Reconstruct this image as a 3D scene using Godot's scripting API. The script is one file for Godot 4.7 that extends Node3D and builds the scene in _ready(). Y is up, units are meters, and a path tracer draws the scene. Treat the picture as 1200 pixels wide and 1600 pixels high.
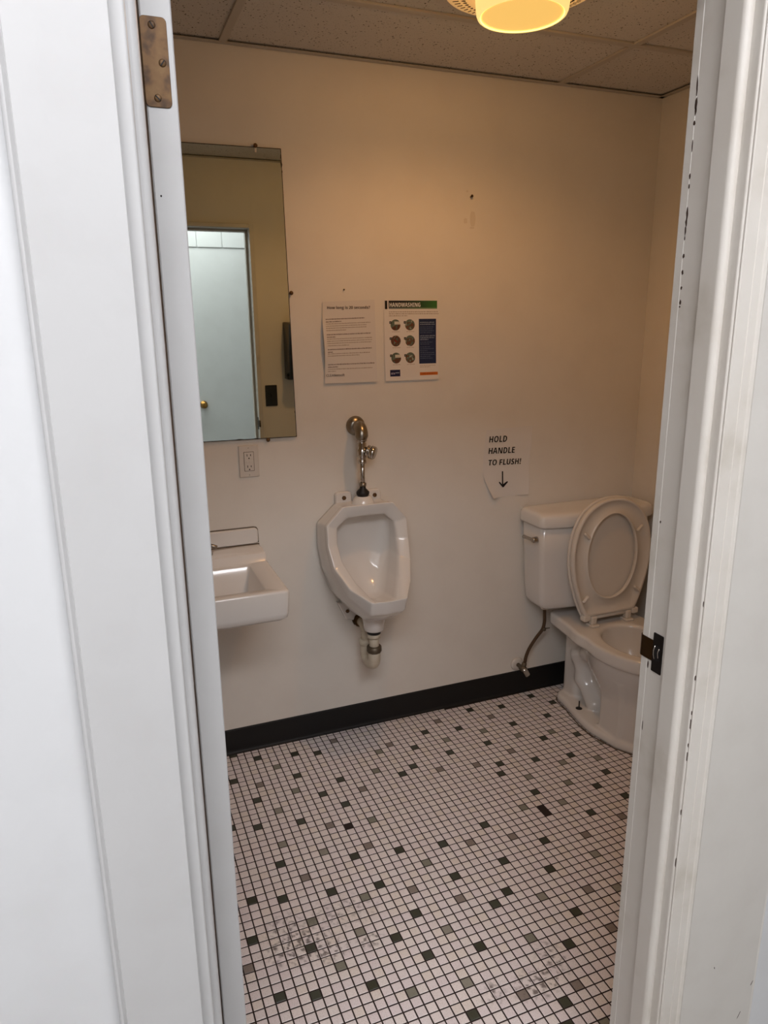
extends Node3D
# A small washroom seen from the corridor through its open doorway.
# x runs along the back wall, y is up, z points from the back wall towards the corridor.

const WX := 2.161      # right wall
const LX := -0.35      # left wall
const CH := 2.4386     # ceiling height
const FZ := 1.612      # room face of the front wall
const CZ := 1.72       # corridor face of the front wall
const CC := 3.00       # corridor ceiling height
const OZ := 3.60       # far wall of the corridor

var M := {}
var taken := {}
var origin := {}
var rng := RandomNumberGenerator.new()

# ------------------------------------------------------------------ set-up
func _ready() -> void:
	rng.seed = 4711
	var cam := Camera3D.new()
	cam.name = "camera"
	cam.transform = Transform3D(Basis(Vector3(0.93104732, -0.01089293, 0.36473583), Vector3(0.10181787, 0.96760948, -0.2310087), Vector3(-0.35040548, 0.25221666, 0.90199931)), Vector3(0, 1.6, 2.5176))
	cam.fov = 70.606
	cam.near = 0.02
	cam.far = 60.0
	add_child(cam)
	cam.make_current()
	var we := WorldEnvironment.new()
	we.name = "world_environment"
	var env := Environment.new()
	env.background_mode = Environment.BG_COLOR
	env.background_color = Color(0, 0, 0)
	env.tonemap_mode = Environment.TONE_MAPPER_LINEAR
	env.tonemap_exposure = 1.0
	env.sdfgi_enabled = true
	env.ssao_enabled = true
	env.ssil_enabled = true
	we.environment = env
	add_child(we)

	materials()
	corridor_lights()
	ceiling_lamp()
	room_shell()
	tile_floor()
	hung_ceiling()
	door_frame()
	open_door()
	corridor()
	toilet()
	toilet_supply()
	urinal()
	flush_valve()
	urinal_drain()
	sink()
	mirror()
	outlet()
	notice()
	poster()
	flush_sign()
	front_wall_things()
	nails()

# ------------------------------------------------------------------ lights
const CORR_E := 4.0
const LAMP_E := 0.090
const DOWN_E := 0.30
const LAMP_COL := Color(1.0, 0.74, 0.48)
const CORR_COL := Color(0.985, 0.98, 1.0)

func corridor_lights() -> void:
	for spot in [[0.55, "white panel light on the corridor ceiling facing the washroom doorway"], [-0.72, "white panel light on the corridor ceiling to the hinge side of the doorway"]]:
		var x: float = spot[0]
		var t := thing("ceiling_light", spot[1], "light", Vector3(x, CC, 3.20), "corridor ceiling lights")
		var s := st()
		box(s, Vector3(x - 0.62, CC - 0.03, 2.88), Vector3(x + 0.62, CC, 2.90), 0.002)
		box(s, Vector3(x - 0.62, CC - 0.03, 3.50), Vector3(x + 0.62, CC, 3.52), 0.002)
		box(s, Vector3(x - 0.62, CC - 0.03, 2.90), Vector3(x - 0.60, CC, 3.50), 0.002)
		box(s, Vector3(x + 0.60, CC - 0.03, 2.90), Vector3(x + 0.62, CC, 3.50), 0.002)
		obj("frame", s, M.trim, t)
		s = st()
		box(s, Vector3(x - 0.60, CC - 0.02, 2.90), Vector3(x + 0.60, CC - 0.012, 3.50), 0.001)
		obj("diffuser", s, M.panel_glow, t)
		var a := AreaLight3D.new()
		a.name = "panel_light"
		a.area_size = Vector2(1.18, 0.58)
		a.light_color = CORR_COL
		a.light_energy = CORR_E
		a.area_range = 12.0
		a.shadow_enabled = true
		t.add_child(a)
		a.position = Vector3(0, -0.034, 0)
		a.rotation = Vector3(-PI / 2, 0, 0)

func ceiling_lamp() -> void:
	var c := Vector3(1.088, CH, 0.715)
	var t := thing("ceiling_lamp", "round glowing amber glass ceiling lamp with a drum diffuser and slotted collar", "lamp", c)
	var s := st(true)
	lathe(s, [Vector2(0.0, 0.0), Vector2(0.075, 0.0), Vector2(0.075, -0.012), Vector2(0.0, -0.012)], 40, Transform3D(Basis(), c))
	obj("canopy", s, M.lamp_metal, t)
	s = st(true)
	lathe(s, [Vector2(0.112, -0.012), Vector2(0.185, -0.008), Vector2(0.201, -0.014), Vector2(0.203, -0.022), Vector2(0.198, -0.029), Vector2(0.17, -0.036), Vector2(0.116, -0.044)], 64, Transform3D(Basis(), c))
	obj("collar", s, M.lamp_collar, t)
	s = st()
	for k in 72:
		var a := TAU * k / 72.0
		var d := Vector3(cos(a), 0, sin(a))
		for r in [[0.146, 0.158, -0.0395], [0.166, 0.184, -0.0345]]:
			var aa := a + (0.04 if r[0] > 0.15 else 0.0)
			d = Vector3(cos(aa), 0, sin(aa))
			var p0: Vector3 = c + d * r[0] + Vector3(0, r[2] - 0.0026, 0)
			var p1: Vector3 = c + Vector3(cos(aa + 0.05), 0, sin(aa + 0.05)) * r[1] + Vector3(0, r[2] + 0.0022, 0)
			tube(s, [p0, p1], 0.0013, 5)
	var vs := obj("vent_slots", s, M.slot_black, t)
	vs.set_meta("kind", "stuff")
	s = st(true)
	lathe(s, [Vector2(0.118, -0.022), Vector2(0.118, -0.044), Vector2(0.1165, -0.072), Vector2(0.1145, -0.086), Vector2(0.1115, -0.0925), Vector2(0.1075, -0.0955), Vector2(0.1045, -0.0945), Vector2(0.1035, -0.090), Vector2(0.105, -0.06), Vector2(0.107, -0.022)], 64, Transform3D(Basis(), c))
	obj("drum_diffuser", s, M.lamp_glow, t)
	s = st(true)
	lathe(s, [Vector2(0.1015, -0.030), Vector2(0.1030, -0.030), Vector2(0.1034, -0.0925), Vector2(0.095, -0.0925), Vector2(0.05, -0.0912), Vector2(0.0, -0.0905), Vector2(0.0, -0.088), Vector2(0.095, -0.0895)], 64, Transform3D(Basis(), c))
	obj("drum_base", s, M.lamp_base, t)
	var o := OmniLight3D.new()
	o.name = "bulb_light"
	o.light_color = LAMP_COL
	o.light_energy = LAMP_E
	o.light_size = 0.028
	o.omni_range = 12.0
	o.omni_attenuation = 2.0
	o.shadow_enabled = true
	t.add_child(o)
	o.position = Vector3(0, -0.056, 0)
	var d := SpotLight3D.new()
	d.name = "bulb_light_down"
	d.light_color = LAMP_COL
	d.light_energy = DOWN_E
	d.light_size = 0.028
	d.spot_range = 12.0
	d.spot_attenuation = 2.0
	d.spot_angle = 79.0
	d.spot_angle_attenuation = 0.6
	d.shadow_enabled = true
	t.add_child(d)
	d.position = Vector3(0, -0.056, 0)
	d.rotation = Vector3(-PI / 2, 0, 0)

# ------------------------------------------------------------------ materials
func mat(col: Color, rough: float, metal := 0.0) -> StandardMaterial3D:
	var m := StandardMaterial3D.new()
	m.albedo_color = col
	m.roughness = rough
	m.metallic = metal
	return m

func noise_tex(n_seed: int, freq: float, ramp: Array, size := 512, oct := 4, kind := FastNoiseLite.TYPE_SIMPLEX_SMOOTH) -> ImageTexture:
	var n := FastNoiseLite.new()
	n.seed = n_seed
	n.noise_type = kind
	n.frequency = freq
	n.fractal_octaves = oct
	var im := n.get_seamless_image(size, size)
	var out := Image.create(size, size, false, Image.FORMAT_RGB8)
	for y in size:
		for x in size:
			var v := im.get_pixel(x, y).r * (ramp.size() - 1)
			var k := mini(int(v), ramp.size() - 2)
			out.set_pixel(x, y, (ramp[k] as Color).lerp(ramp[k + 1], v - k))
	return ImageTexture.create_from_image(out)

func tri_mat(m: StandardMaterial3D, tex: Texture2D, metres: float) -> StandardMaterial3D:
	m.albedo_texture = tex
	m.uv1_triplanar = true
	m.uv1_world_triplanar = true
	m.uv1_scale = Vector3.ONE / metres
	return m

func materials() -> void:
	var mottled := noise_tex(3, 0.012, [Color(0.975, 0.972, 0.97), Color(0.992, 0.992, 0.992), Color(1, 1, 1)], 512, 5)
	var grimy := noise_tex(9, 0.008, [Color(0.92, 0.91, 0.89), Color(0.99, 0.985, 0.98), Color(1, 1, 1), Color(1, 1, 1)], 512, 6)
	var wall := tri_mat(mat(Color(0.88, 0.86, 0.82), 0.62), mottled, 1.7)
	M.wall = wall
	var trim := tri_mat(mat(Color(0.75, 0.75, 0.745), 0.42), mottled, 0.9)
	M.trim = trim
	M.old_trim = tri_mat(mat(Color(0.815, 0.795, 0.76), 0.42), grimy, 0.75)
	M.side_paint = tri_mat(mat(Color(0.80, 0.785, 0.755), 0.42), mottled, 0.8)
	M.corridor_wall = tri_mat(mat(Color(0.82, 0.825, 0.825), 0.5), mottled, 1.3)
	M.corridor_floor = tri_mat(mat(Color(0.54, 0.52, 0.49), 0.4), mottled, 0.7)
	M.black_vinyl = mat(Color(0.02, 0.02, 0.021), 0.62)
	M.grout = tri_mat(mat(Color(0.17, 0.13, 0.115), 0.95), grimy, 0.31)
	var speck := noise_tex(21, 0.11, [Color(0.86, 0.85, 0.84), Color(0.96, 0.955, 0.95), Color(1, 1, 1)], 512, 3)
	var tile := tri_mat(mat(Color(1, 1, 1), 0.38), speck, 0.23)
	tile.vertex_color_use_as_albedo = true
	M.tile = tile
	var por := mat(Color(0.86, 0.845, 0.82), 0.17)
	por.clearcoat_enabled = true
	por.clearcoat = 0.4
	por.clearcoat_roughness = 0.05
	M.porcelain = por
	M.seat = mat(Color(0.84, 0.81, 0.765), 0.3)
	M.chrome = mat(Color(0.72, 0.70, 0.67), 0.16, 1.0)
	M.dull_chrome = tri_mat(mat(Color(0.60, 0.57, 0.52), 0.3, 1.0), grimy, 0.06)
	M.brass = tri_mat(mat(Color(0.42, 0.32, 0.19), 0.5, 0.45), noise_tex(31, 0.02, [Color(0.55, 0.5, 0.5), Color(0.9, 0.85, 0.8), Color(1, 1, 1)], 256, 4), 0.11)
	M.dark_brass = mat(Color(0.27, 0.19, 0.09), 0.38, 0.8)
	M.dark_bronze = mat(Color(0.085, 0.07, 0.06), 0.5, 0.4)
	M.knob_brass = mat(Color(0.62, 0.47, 0.25), 0.25, 1.0)
	M.rubber = mat(Color(0.045, 0.042, 0.04), 0.55)
	M.pvc = tri_mat(mat(Color(0.78, 0.74, 0.66), 0.45), grimy, 0.09)
	M.galv = tri_mat(mat(Color(0.42, 0.38, 0.32), 0.5, 0.7), grimy, 0.07)
	M.hose = tri_mat(mat(Color(0.36, 0.29, 0.22), 0.5, 0.55), grimy, 0.05)
	M.paper = mat(Color(0.86, 0.845, 0.82), 0.8)
	M.ink = mat(Color(0.05, 0.04, 0.04), 0.8)
	M.ink_soft = mat(Color(0.20, 0.13, 0.11), 0.8)
	M.ink_white = mat(Color(0.9, 0.9, 0.88), 0.8)
	M.plate = mat(Color(0.82, 0.795, 0.755), 0.35)
	M.slot_dark = mat(Color(0.06, 0.05, 0.045), 0.7)
	M.slot_black = mat(Color(0.03, 0.02, 0.015), 0.8)
	M.caulk = tri_mat(mat(Color(0.36, 0.31, 0.25), 0.8), grimy, 0.1)
	M.mirror = mat(Color(0.83, 0.865, 0.83), 0.015, 1.0)
	M.mirror_edge = mat(Color(0.13, 0.12, 0.10), 0.5)
	M.bare_wood = mat(Color(0.24, 0.17, 0.13), 0.8)
	M.dispenser = mat(Color(0.10, 0.10, 0.105), 0.3)
	M.black_plate = mat(Color(0.035, 0.03, 0.028), 0.4)
	M.lamp_metal = mat(Color(0.8, 0.76, 0.68), 0.4)
	M.patch = mat(Color(0.83, 0.80, 0.75), 0.8)
	var g := mat(Color(0.9, 0.75, 0.5), 0.3)
	g.emission_enabled = true
	g.emission = Color(1.0, 0.87, 0.53)
	g.emission_energy_multiplier = 0.95
	M.lamp_glow = g
	var g4 := mat(Color(0.85, 0.68, 0.42), 0.35)
	g4.emission_enabled = true
	g4.emission = Color(1.0, 0.80, 0.42)
	g4.emission_energy_multiplier = 0.80
	M.lamp_base = g4
	var g2 := mat(Color(0.85, 0.72, 0.52), 0.3)
	g2.emission_enabled = true
	g2.emission = Color(1.0, 0.75, 0.45)
	g2.emission_energy_multiplier = 0.42
	M.lamp_collar = g2
	var g3 := mat(Color(0.95, 0.95, 0.95), 0.5)
	g3.emission_enabled = true
	g3.emission = CORR_COL
	g3.emission_energy_multiplier = 1.2
	M.panel_glow = g3
	# mineral fibre ceiling panel: pin holes and short fissures
	var im := Image.create(1024, 1024, false, Image.FORMAT_RGB8)
	im.fill(Color(1, 1, 1))
	var r := RandomNumberGenerator.new()
	r.seed = 77
	for k in 26000:
		var x := r.randi() % 1024
		var y := r.randi() % 1024
		var v := r.randf_range(0.62, 0.9)
		im.set_pixel(x, y, Color(v, v, v))
	for k in 5200:
		var x := r.randi() % 1020
		var y := r.randi() % 1020
		var v := r.randf_range(0.22, 0.5)
		im.fill_rect(Rect2i(x, y, 1 + r.randi() % 3, 1 + r.randi() % 3), Color(v, v * 0.96, v * 0.92))
	im.generate_mipmaps()
	M.ceiling_panel = tri_mat(mat(Color(0.80, 0.78, 0.745), 0.9), ImageTexture.create_from_image(im), 1.35)
	M.tee = mat(Color(0.72, 0.695, 0.655), 0.5)

# ------------------------------------------------------------------ mesh helpers
func st(smooth := false) -> SurfaceTool:
	var s := SurfaceTool.new()
	s.begin(Mesh.PRIMITIVE_TRIANGLES)
	s.set_smooth_group(0 if smooth else -1)
	return s

# a, b, c run counter-clockwise seen from outside
func tri(s: SurfaceTool, a: Vector3, b: Vector3, c: Vector3) -> void:
	if (b - a).cross(c - a).length_squared() < 1e-16:
		return
	s.add_vertex(a)
	s.add_vertex(c)
	s.add_vertex(b)

func quad(s: SurfaceTool, a: Vector3, b: Vector3, c: Vector3, d: Vector3) -> void:
	tri(s, a, b, c)
	tri(s, a, c, d)

# loops run counter-clockwise seen from where the last loop lies
func loft(s: SurfaceTool, loops: Array, cap0 := true, cap1 := true, ring := false) -> void:
	var n: int = loops[0].size()
	for i in (loops.size() if ring else loops.size() - 1):
		var a = loops[i]
		var b = loops[(i + 1) % loops.size()]
		for j in n:
			var k := (j + 1) % n
			quad(s, a[j], a[k], b[k], b[j])
	if cap0 and not ring:
		fan(s, loops[0], true)
	if cap1 and not ring:
		fan(s, loops[-1], false)

func fan(s: SurfaceTool, loop, flip: bool) -> void:
	var c := Vector3.ZERO
	for p in loop:
		c += p
	c /= loop.size()
	for j in loop.size():
		var k: int = (j + 1) % loop.size()
		if flip:
			tri(s, c, loop[k], loop[j])
		else:
			tri(s, c, loop[j], loop[k])

func box(s: SurfaceTool, lo: Vector3, hi: Vector3, b := 0.002, xf := Transform3D()) -> void:
	b = minf(b, minf(hi.x - lo.x, minf(hi.y - lo.y, hi.z - lo.z)) * 0.45)
	var loops := []
	for row in [[lo.y, b], [lo.y + b, 0.0], [hi.y - b, 0.0], [hi.y, b]]:
		var y: float = row[0]
		var i: float = row[1]
		var e := b if i == 0.0 else i
		var l := []
		for p in [Vector2(hi.x - i, hi.z - e), Vector2(hi.x - i, lo.z + e), Vector2(hi.x - e, lo.z + i), Vector2(lo.x + e, lo.z + i), Vector2(lo.x + i, lo.z + e), Vector2(lo.x + i, hi.z - e), Vector2(lo.x + e, hi.z - i), Vector2(hi.x - e, hi.z - i)]:
			l.append(xf * Vector3(p.x, y, p.y))
		loops.append(l)
	loft(s, loops)

# profile of (radius, height); outside faces out when it runs from bottom to top on the outside
func lathe(s: SurfaceTool, profile: Array, segs: int, xf := Transform3D()) -> void:
	var prof := profile.duplicate()
	var area := 0.0
	for k in prof.size():
		var a: Vector2 = prof[k]
		var b: Vector2 = prof[(k + 1) % prof.size()]
		area += a.x * b.y - b.x * a.y
	if area < 0.0:
		prof.reverse()
	var loops := []
	for p in prof:
		var l := []
		for k in segs:
			var a := TAU * k / segs
			l.append(xf * Vector3(p.x * cos(a), p.y, -p.x * sin(a)))
		loops.append(l)
	loft(s, loops, false, false)

func tube(s: SurfaceTool, path: Array, radius, segs := 12, caps := true) -> void:
	var loops := []
	var t0: Vector3 = (path[1] - path[0]).normalized()
	var u := t0.cross(Vector3.UP if absf(t0.y) < 0.9 else Vector3.RIGHT).normalized()
	for i in path.size():
		var t: Vector3 = (path[mini(i + 1, path.size() - 1)] - path[maxi(i - 1, 0)]).normalized()
		u = (u - t * u.dot(t)).normalized()
		var v := t.cross(u)
		var r: float = radius[i] if radius is Array else radius
		var l := []
		for k in segs:
			var a := TAU * k / segs
			l.append(path[i] + (u * cos(a) + v * sin(a)) * r)
		loops.append(l)
	loft(s, loops, caps, caps)

# lathe about the line from a to b: profile of (distance along, radius)
func turned(s: SurfaceTool, a: Vector3, dir: Vector3, prof: Array, segs := 24) -> void:
	var t := dir.normalized()
	var u := t.cross(Vector3.UP if absf(t.y) < 0.9 else Vector3.RIGHT).normalized()
	var v := t.cross(u)
	var loops := []
	for p in prof:
		var l := []
		for k in segs:
			var w := TAU * k / segs
			l.append(a + t * p.x + (u * cos(w) + v * sin(w)) * p.y)
		loops.append(l)
	loft(s, loops)

# polygon (counter-clockwise) in the xy plane of xf, from z0 to z1
func prism(s: SurfaceTool, poly: PackedVector2Array, z0: float, z1: float, xf := Transform3D(), bevel := 0.0) -> void:
	var front := poly
	if Geometry2D.is_polygon_clockwise(poly):
		poly.reverse()
		front = poly
	var loops := []
	var rows := [[z0, poly], [z1, poly]]
	if bevel > 0.0:
		var ins := inset(poly, bevel)
		rows = [[z0, poly], [z1 - bevel, poly], [z1, ins]]
		front = ins
	for row in rows:
		var l := []
		for p in row[1]:
			l.append(xf * Vector3(p.x, p.y, row[0]))
		loops.append(l)
	loft(s, loops, false, false)
	for side in [[front, z1, false], [poly, z0, true]]:
		var idx := Geometry2D.triangulate_polygon(side[0])
		for k in range(0, idx.size(), 3):
			var a: Vector2 = side[0][idx[k]]
			var b: Vector2 = side[0][idx[k + 1]]
			var c: Vector2 = side[0][idx[k + 2]]
			if (b - a).cross(c - a) < 0.0:
				var w := b
				b = c
				c = w
			if side[2]:
				var w2 := b
				b = c
				c = w2
			tri(s, xf * Vector3(a.x, a.y, side[1]), xf * Vector3(b.x, b.y, side[1]), xf * Vector3(c.x, c.y, side[1]))

func inset(poly: PackedVector2Array, d: float) -> PackedVector2Array:
	var out := PackedVector2Array()
	var n := poly.size()
	for k in n:
		var a := poly[(k + n - 1) % n]
		var b := poly[k]
		var c := poly[(k + 1) % n]
		var e1 := (b - a).normalized()
		var e2 := (c - b).normalized()
		var n1 := Vector2(-e1.y, e1.x)
		var n2 := Vector2(-e2.y, e2.x)
		var m := (n1 + n2)
		out.append(b + m * (d / maxf(0.3, 1.0 + n1.dot(n2))))
	return out

func rounded_rect(x0: float, y0: float, x1: float, y1: float, r: float, n := 5) -> PackedVector2Array:
	var out := PackedVector2Array()
	for c in [[x1 - r, y0 + r, -PI / 2], [x1 - r, y1 - r, 0.0], [x0 + r, y1 - r, PI / 2], [x0 + r, y0 + r, PI]]:
		for k in n + 1:
			var a: float = c[2] + PI / 2 * k / n
			out.append(Vector2(c[0] + cos(a) * r, c[1] + sin(a) * r))
	return out

func catmull(pts: Array, per: int, closed := false) -> Array:
	var out := []
	var n := pts.size()
	for i in (n if closed else n - 1):
		var p0 = pts[(i + n - 1) % n] if closed or i > 0 else pts[0] * 2.0 - pts[1]
		var p1 = pts[i]
		var p2 = pts[(i + 1) % n]
		var p3 = pts[(i + 2) % n] if closed or i < n - 2 else pts[n - 1] * 2.0 - pts[n - 2]
		for k in per:
			var t := float(k) / per
			out.append((p1 * 2.0 + (p2 - p0) * t + (p0 * 2.0 - p1 * 5.0 + p2 * 4.0 - p3) * t * t + (p1 * 3.0 - p0 - p2 * 3.0 + p3) * t * t * t) * 0.5)
	if not closed:
		out.append(pts[n - 1])
	return out

func numbered(called: String) -> String:
	if not taken.has(called):
		taken[called] = 0
		return called
	taken[called] += 1
	return "%s_%03d" % [called, taken[called]]

func place(o: Node3D, at: Vector3, parent: Node) -> void:
	if parent == self:
		o.name = numbered(o.name)
		add_child(o)
		o.position = at
	else:
		parent.add_child(o, true)
		o.position = at - (origin.get(parent, Vector3.ZERO) as Vector3)
	origin[o] = at

func obj(called: String, s: SurfaceTool, m: Material, parent: Node = self, at := Vector3.INF, gen := true) -> MeshInstance3D:
	if gen:
		s.generate_normals()
	var o := MeshInstance3D.new()
	o.mesh = s.commit()
	o.material_override = m
	o.name = called
	# the mesh is built in world coordinates; the node sits at its parent's place
	var pos: Vector3 = (origin.get(parent, Vector3.ZERO) as Vector3)
	if parent == self:
		place(o, Vector3.ZERO, self)
	else:
		parent.add_child(o, true)
		o.position = -pos
		origin[o] = Vector3.ZERO
	return o

func thing(called: String, label: String, category: String, at: Vector3, group := "") -> Node3D:
	var o := Node3D.new()
	o.name = called
	place(o, at, self)
	o.set_meta("label", label)
	o.set_meta("category", category)
	if group != "":
		o.set_meta("group", group)
	return o

func setting(called: String, label: String, at := Vector3.ZERO) -> Node3D:
	var o := Node3D.new()
	o.name = called
	place(o, at, self)
	o.set_meta("label", label)
	o.set_meta("kind", "structure")
	return o

func struct(called: String, s: SurfaceTool, m: Material, label: String) -> MeshInstance3D:
	var o := obj(called, s, m)
	o.set_meta("kind", "structure")
	o.set_meta("label", label)
	return o

# ------------------------------------------------------------------ shell
func room_shell() -> void:
	var s := st()
	box(s, Vector3(LX - 0.12, -0.06, -0.12), Vector3(WX + 0.12, 3.05, 0.0), 0.0005)
	struct("wall_back", s, M.wall, "off-white painted wall behind the urinal")
	s = st()
	box(s, Vector3(WX, -0.06, 0.0), Vector3(WX + 0.12, 3.05, FZ), 0.0005)
	struct("wall_right", s, M.wall, "off-white painted side wall beside the toilet")
	s = st()
	box(s, Vector3(LX - 0.12, -0.06, 0.0), Vector3(LX, 3.05, FZ), 0.0005)
	struct("wall_left", s, M.wall, "off-white painted side wall beyond the sink")
	# front wall: a room skin and a corridor skin on either side of the opening
	s = st()
	box(s, Vector3(LX - 0.12, -0.06, FZ), Vector3(0.04, 3.05, 1.66), 0.0005)
	box(s, Vector3(0.856, -0.06, FZ), Vector3(WX + 0.12, 3.05, 1.66), 0.0005)
	box(s, Vector3(0.04, 2.12, FZ), Vector3(0.856, 3.05, 1.66), 0.0005)
	struct("wall_front", s, M.wall, "off-white painted wall around the doorway, room side")
	s = st()
	box(s, Vector3(-3.2, -0.06, 1.66), Vector3(0.04, 3.05, CZ), 0.0005)
	box(s, Vector3(0.856, -0.06, 1.66), Vector3(3.4, 3.05, CZ), 0.0005)
	box(s, Vector3(0.04, 2.12, 1.66), Vector3(0.856, 3.05, CZ), 0.0005)
	struct("wall_corridor", s, M.corridor_wall, "white painted corridor wall around the doorway")
	# black vinyl cove base
	for b in [["baseboard_back", Vector3(LX, 0, 0), Vector3(1, 0, 0), WX - LX, Vector3(0, 0, 1)], ["baseboard_right", Vector3(WX, 0, FZ), Vector3(0, 0, -1), FZ, Vector3(-1, 0, 0)], ["baseboard_left", Vector3(LX, 0, 0), Vector3(0, 0, 1), FZ, Vector3(1, 0, 0)]]:
		s = st()
		var prof := [Vector2(0, 0.0), Vector2(0.013, 0.0), Vector2(0.013, 0.0015), Vector2(0.0085, 0.004), Vector2(0.0055, 0.009), Vector2(0.0045, 0.016), Vector2(0.004, 0.098), Vector2(0.0025, 0.102), Vector2(0, 0.103)]
		var a := []
		var c := []
		for p in prof:
			a.append(b[1] + b[4] * p.x + Vector3(0, p.y, 0))
			c.append(b[1] + b[4] * p.x + Vector3(0, p.y, 0) + b[2] * b[3])
		var l0 := a if b[0] != "baseboard_left" else a
		loft(s, [c, l0] if b[0] == "baseboard_left" or b[0] == "baseboard_back" or b[0] == "baseboard_right" else [l0, c])
		struct(b[0], s, M.black_vinyl, "black vinyl cove baseboard")

# ------------------------------------------------------------------ floor
const PITCH := 0.027746383
const TURN := -0.0080725
const TX := 0.679181
const TZ := 0.981779
const DARK := [-16,-3,-15,-8,-15,4,-12,-19,-12,-7,-12,5,-11,-24,-11,-12,-11,0,-9,-33,-7,-18,-7,-6,-7,6,-5,-27,-4,-32,-3,-22,-3,-10,-3,2,-2,-5,-1,-31,-1,-19,-1,5,0,-24,0,0,0,12,2,-9,4,-29,4,6,6,-3,7,-8,8,2,8,14,10,-23,10,1,12,-27,12,-3,12,9,13,-9,15,-30,15,6,16,-24,16,0,18,-4,20,-29,21,-19,22,-24,22,-12,24,-33,26,-18,26,-6,28,-27,29,-32,30,-22,30,-10,31,-17,33,-12,34,-27,35,-33,35,-21,-13,-29,-15,-20,8,-22,30,-22,20,-17,32,-7]
const PALE := [-17,0,-10,-27,-10,-15,-10,-3,-9,-21,-9,-9,-9,3,-7,-30,-6,-24,-6,-12,-6,0,-4,-16,-4,-4,-4,8,-1,-11,0,-27,1,-15,1,-3,1,9,2,-33,2,-21,2,3,4,-6,5,-24,5,0,5,12,7,-28,8,8,9,-29,9,7,10,-7,10,13,13,-21,13,3,15,-6,17,-27,17,9,18,-32,18,-20,18,4,19,-10,21,5,22,0,23,-27,23,-15,23,-3,24,-21,24,-9,26,-30,27,-24,27,-12,29,-16,29,-4,32,-23,34,-15]
const ACCENT := [[0, 0], [5, 0], [2, 3], [4, 6], [7, 4], [8, 2], [10, 5], [9, 7], [1, 9], [10, 1], [6, 9], [7, 8]]

func tile_shape(s: SurfaceTool, at: Vector3, h: float, col: Color, lift: float, grid := 1, dirt = null) -> void:
	# a mosaic piece with eased edges: top, four bevels, four sides
	var e := 0.0009
	var c := cos(TURN)
	var n := sin(TURN)
	var turn := func(x: float, y: float, z: float) -> Vector3: return at + Vector3(x * c - z * n, y, x * n + z * c)
	var rings := []
	for row in [[-0.004, h], [lift - e * 0.7, h], [lift, h - e]]:
		var l := []
		for q in [[1, 1], [1, -1], [-1, -1], [-1, 1]]:
			l.append(turn.call(q[0] * row[1], row[0], q[1] * row[1]))
		rings.append(l)
	s.set_color(col)
	loft(s, rings, false, false)
	var w := h - e
	for i in grid:
		for j in grid:
			var pts := []
			for q in [[1, 1], [1, 0], [0, 0], [0, 1]]:
				pts.append(turn.call(-w + 2.0 * w * (i + q[0]) / grid, lift, -w + 2.0 * w * (j + q[1]) / grid))
			for t in [[0, 2, 1], [0, 3, 2]]:
				for k in t:
					s.set_color(dirt.call(pts[k], col) if dirt != null else col)
					s.add_vertex(pts[k])

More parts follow.
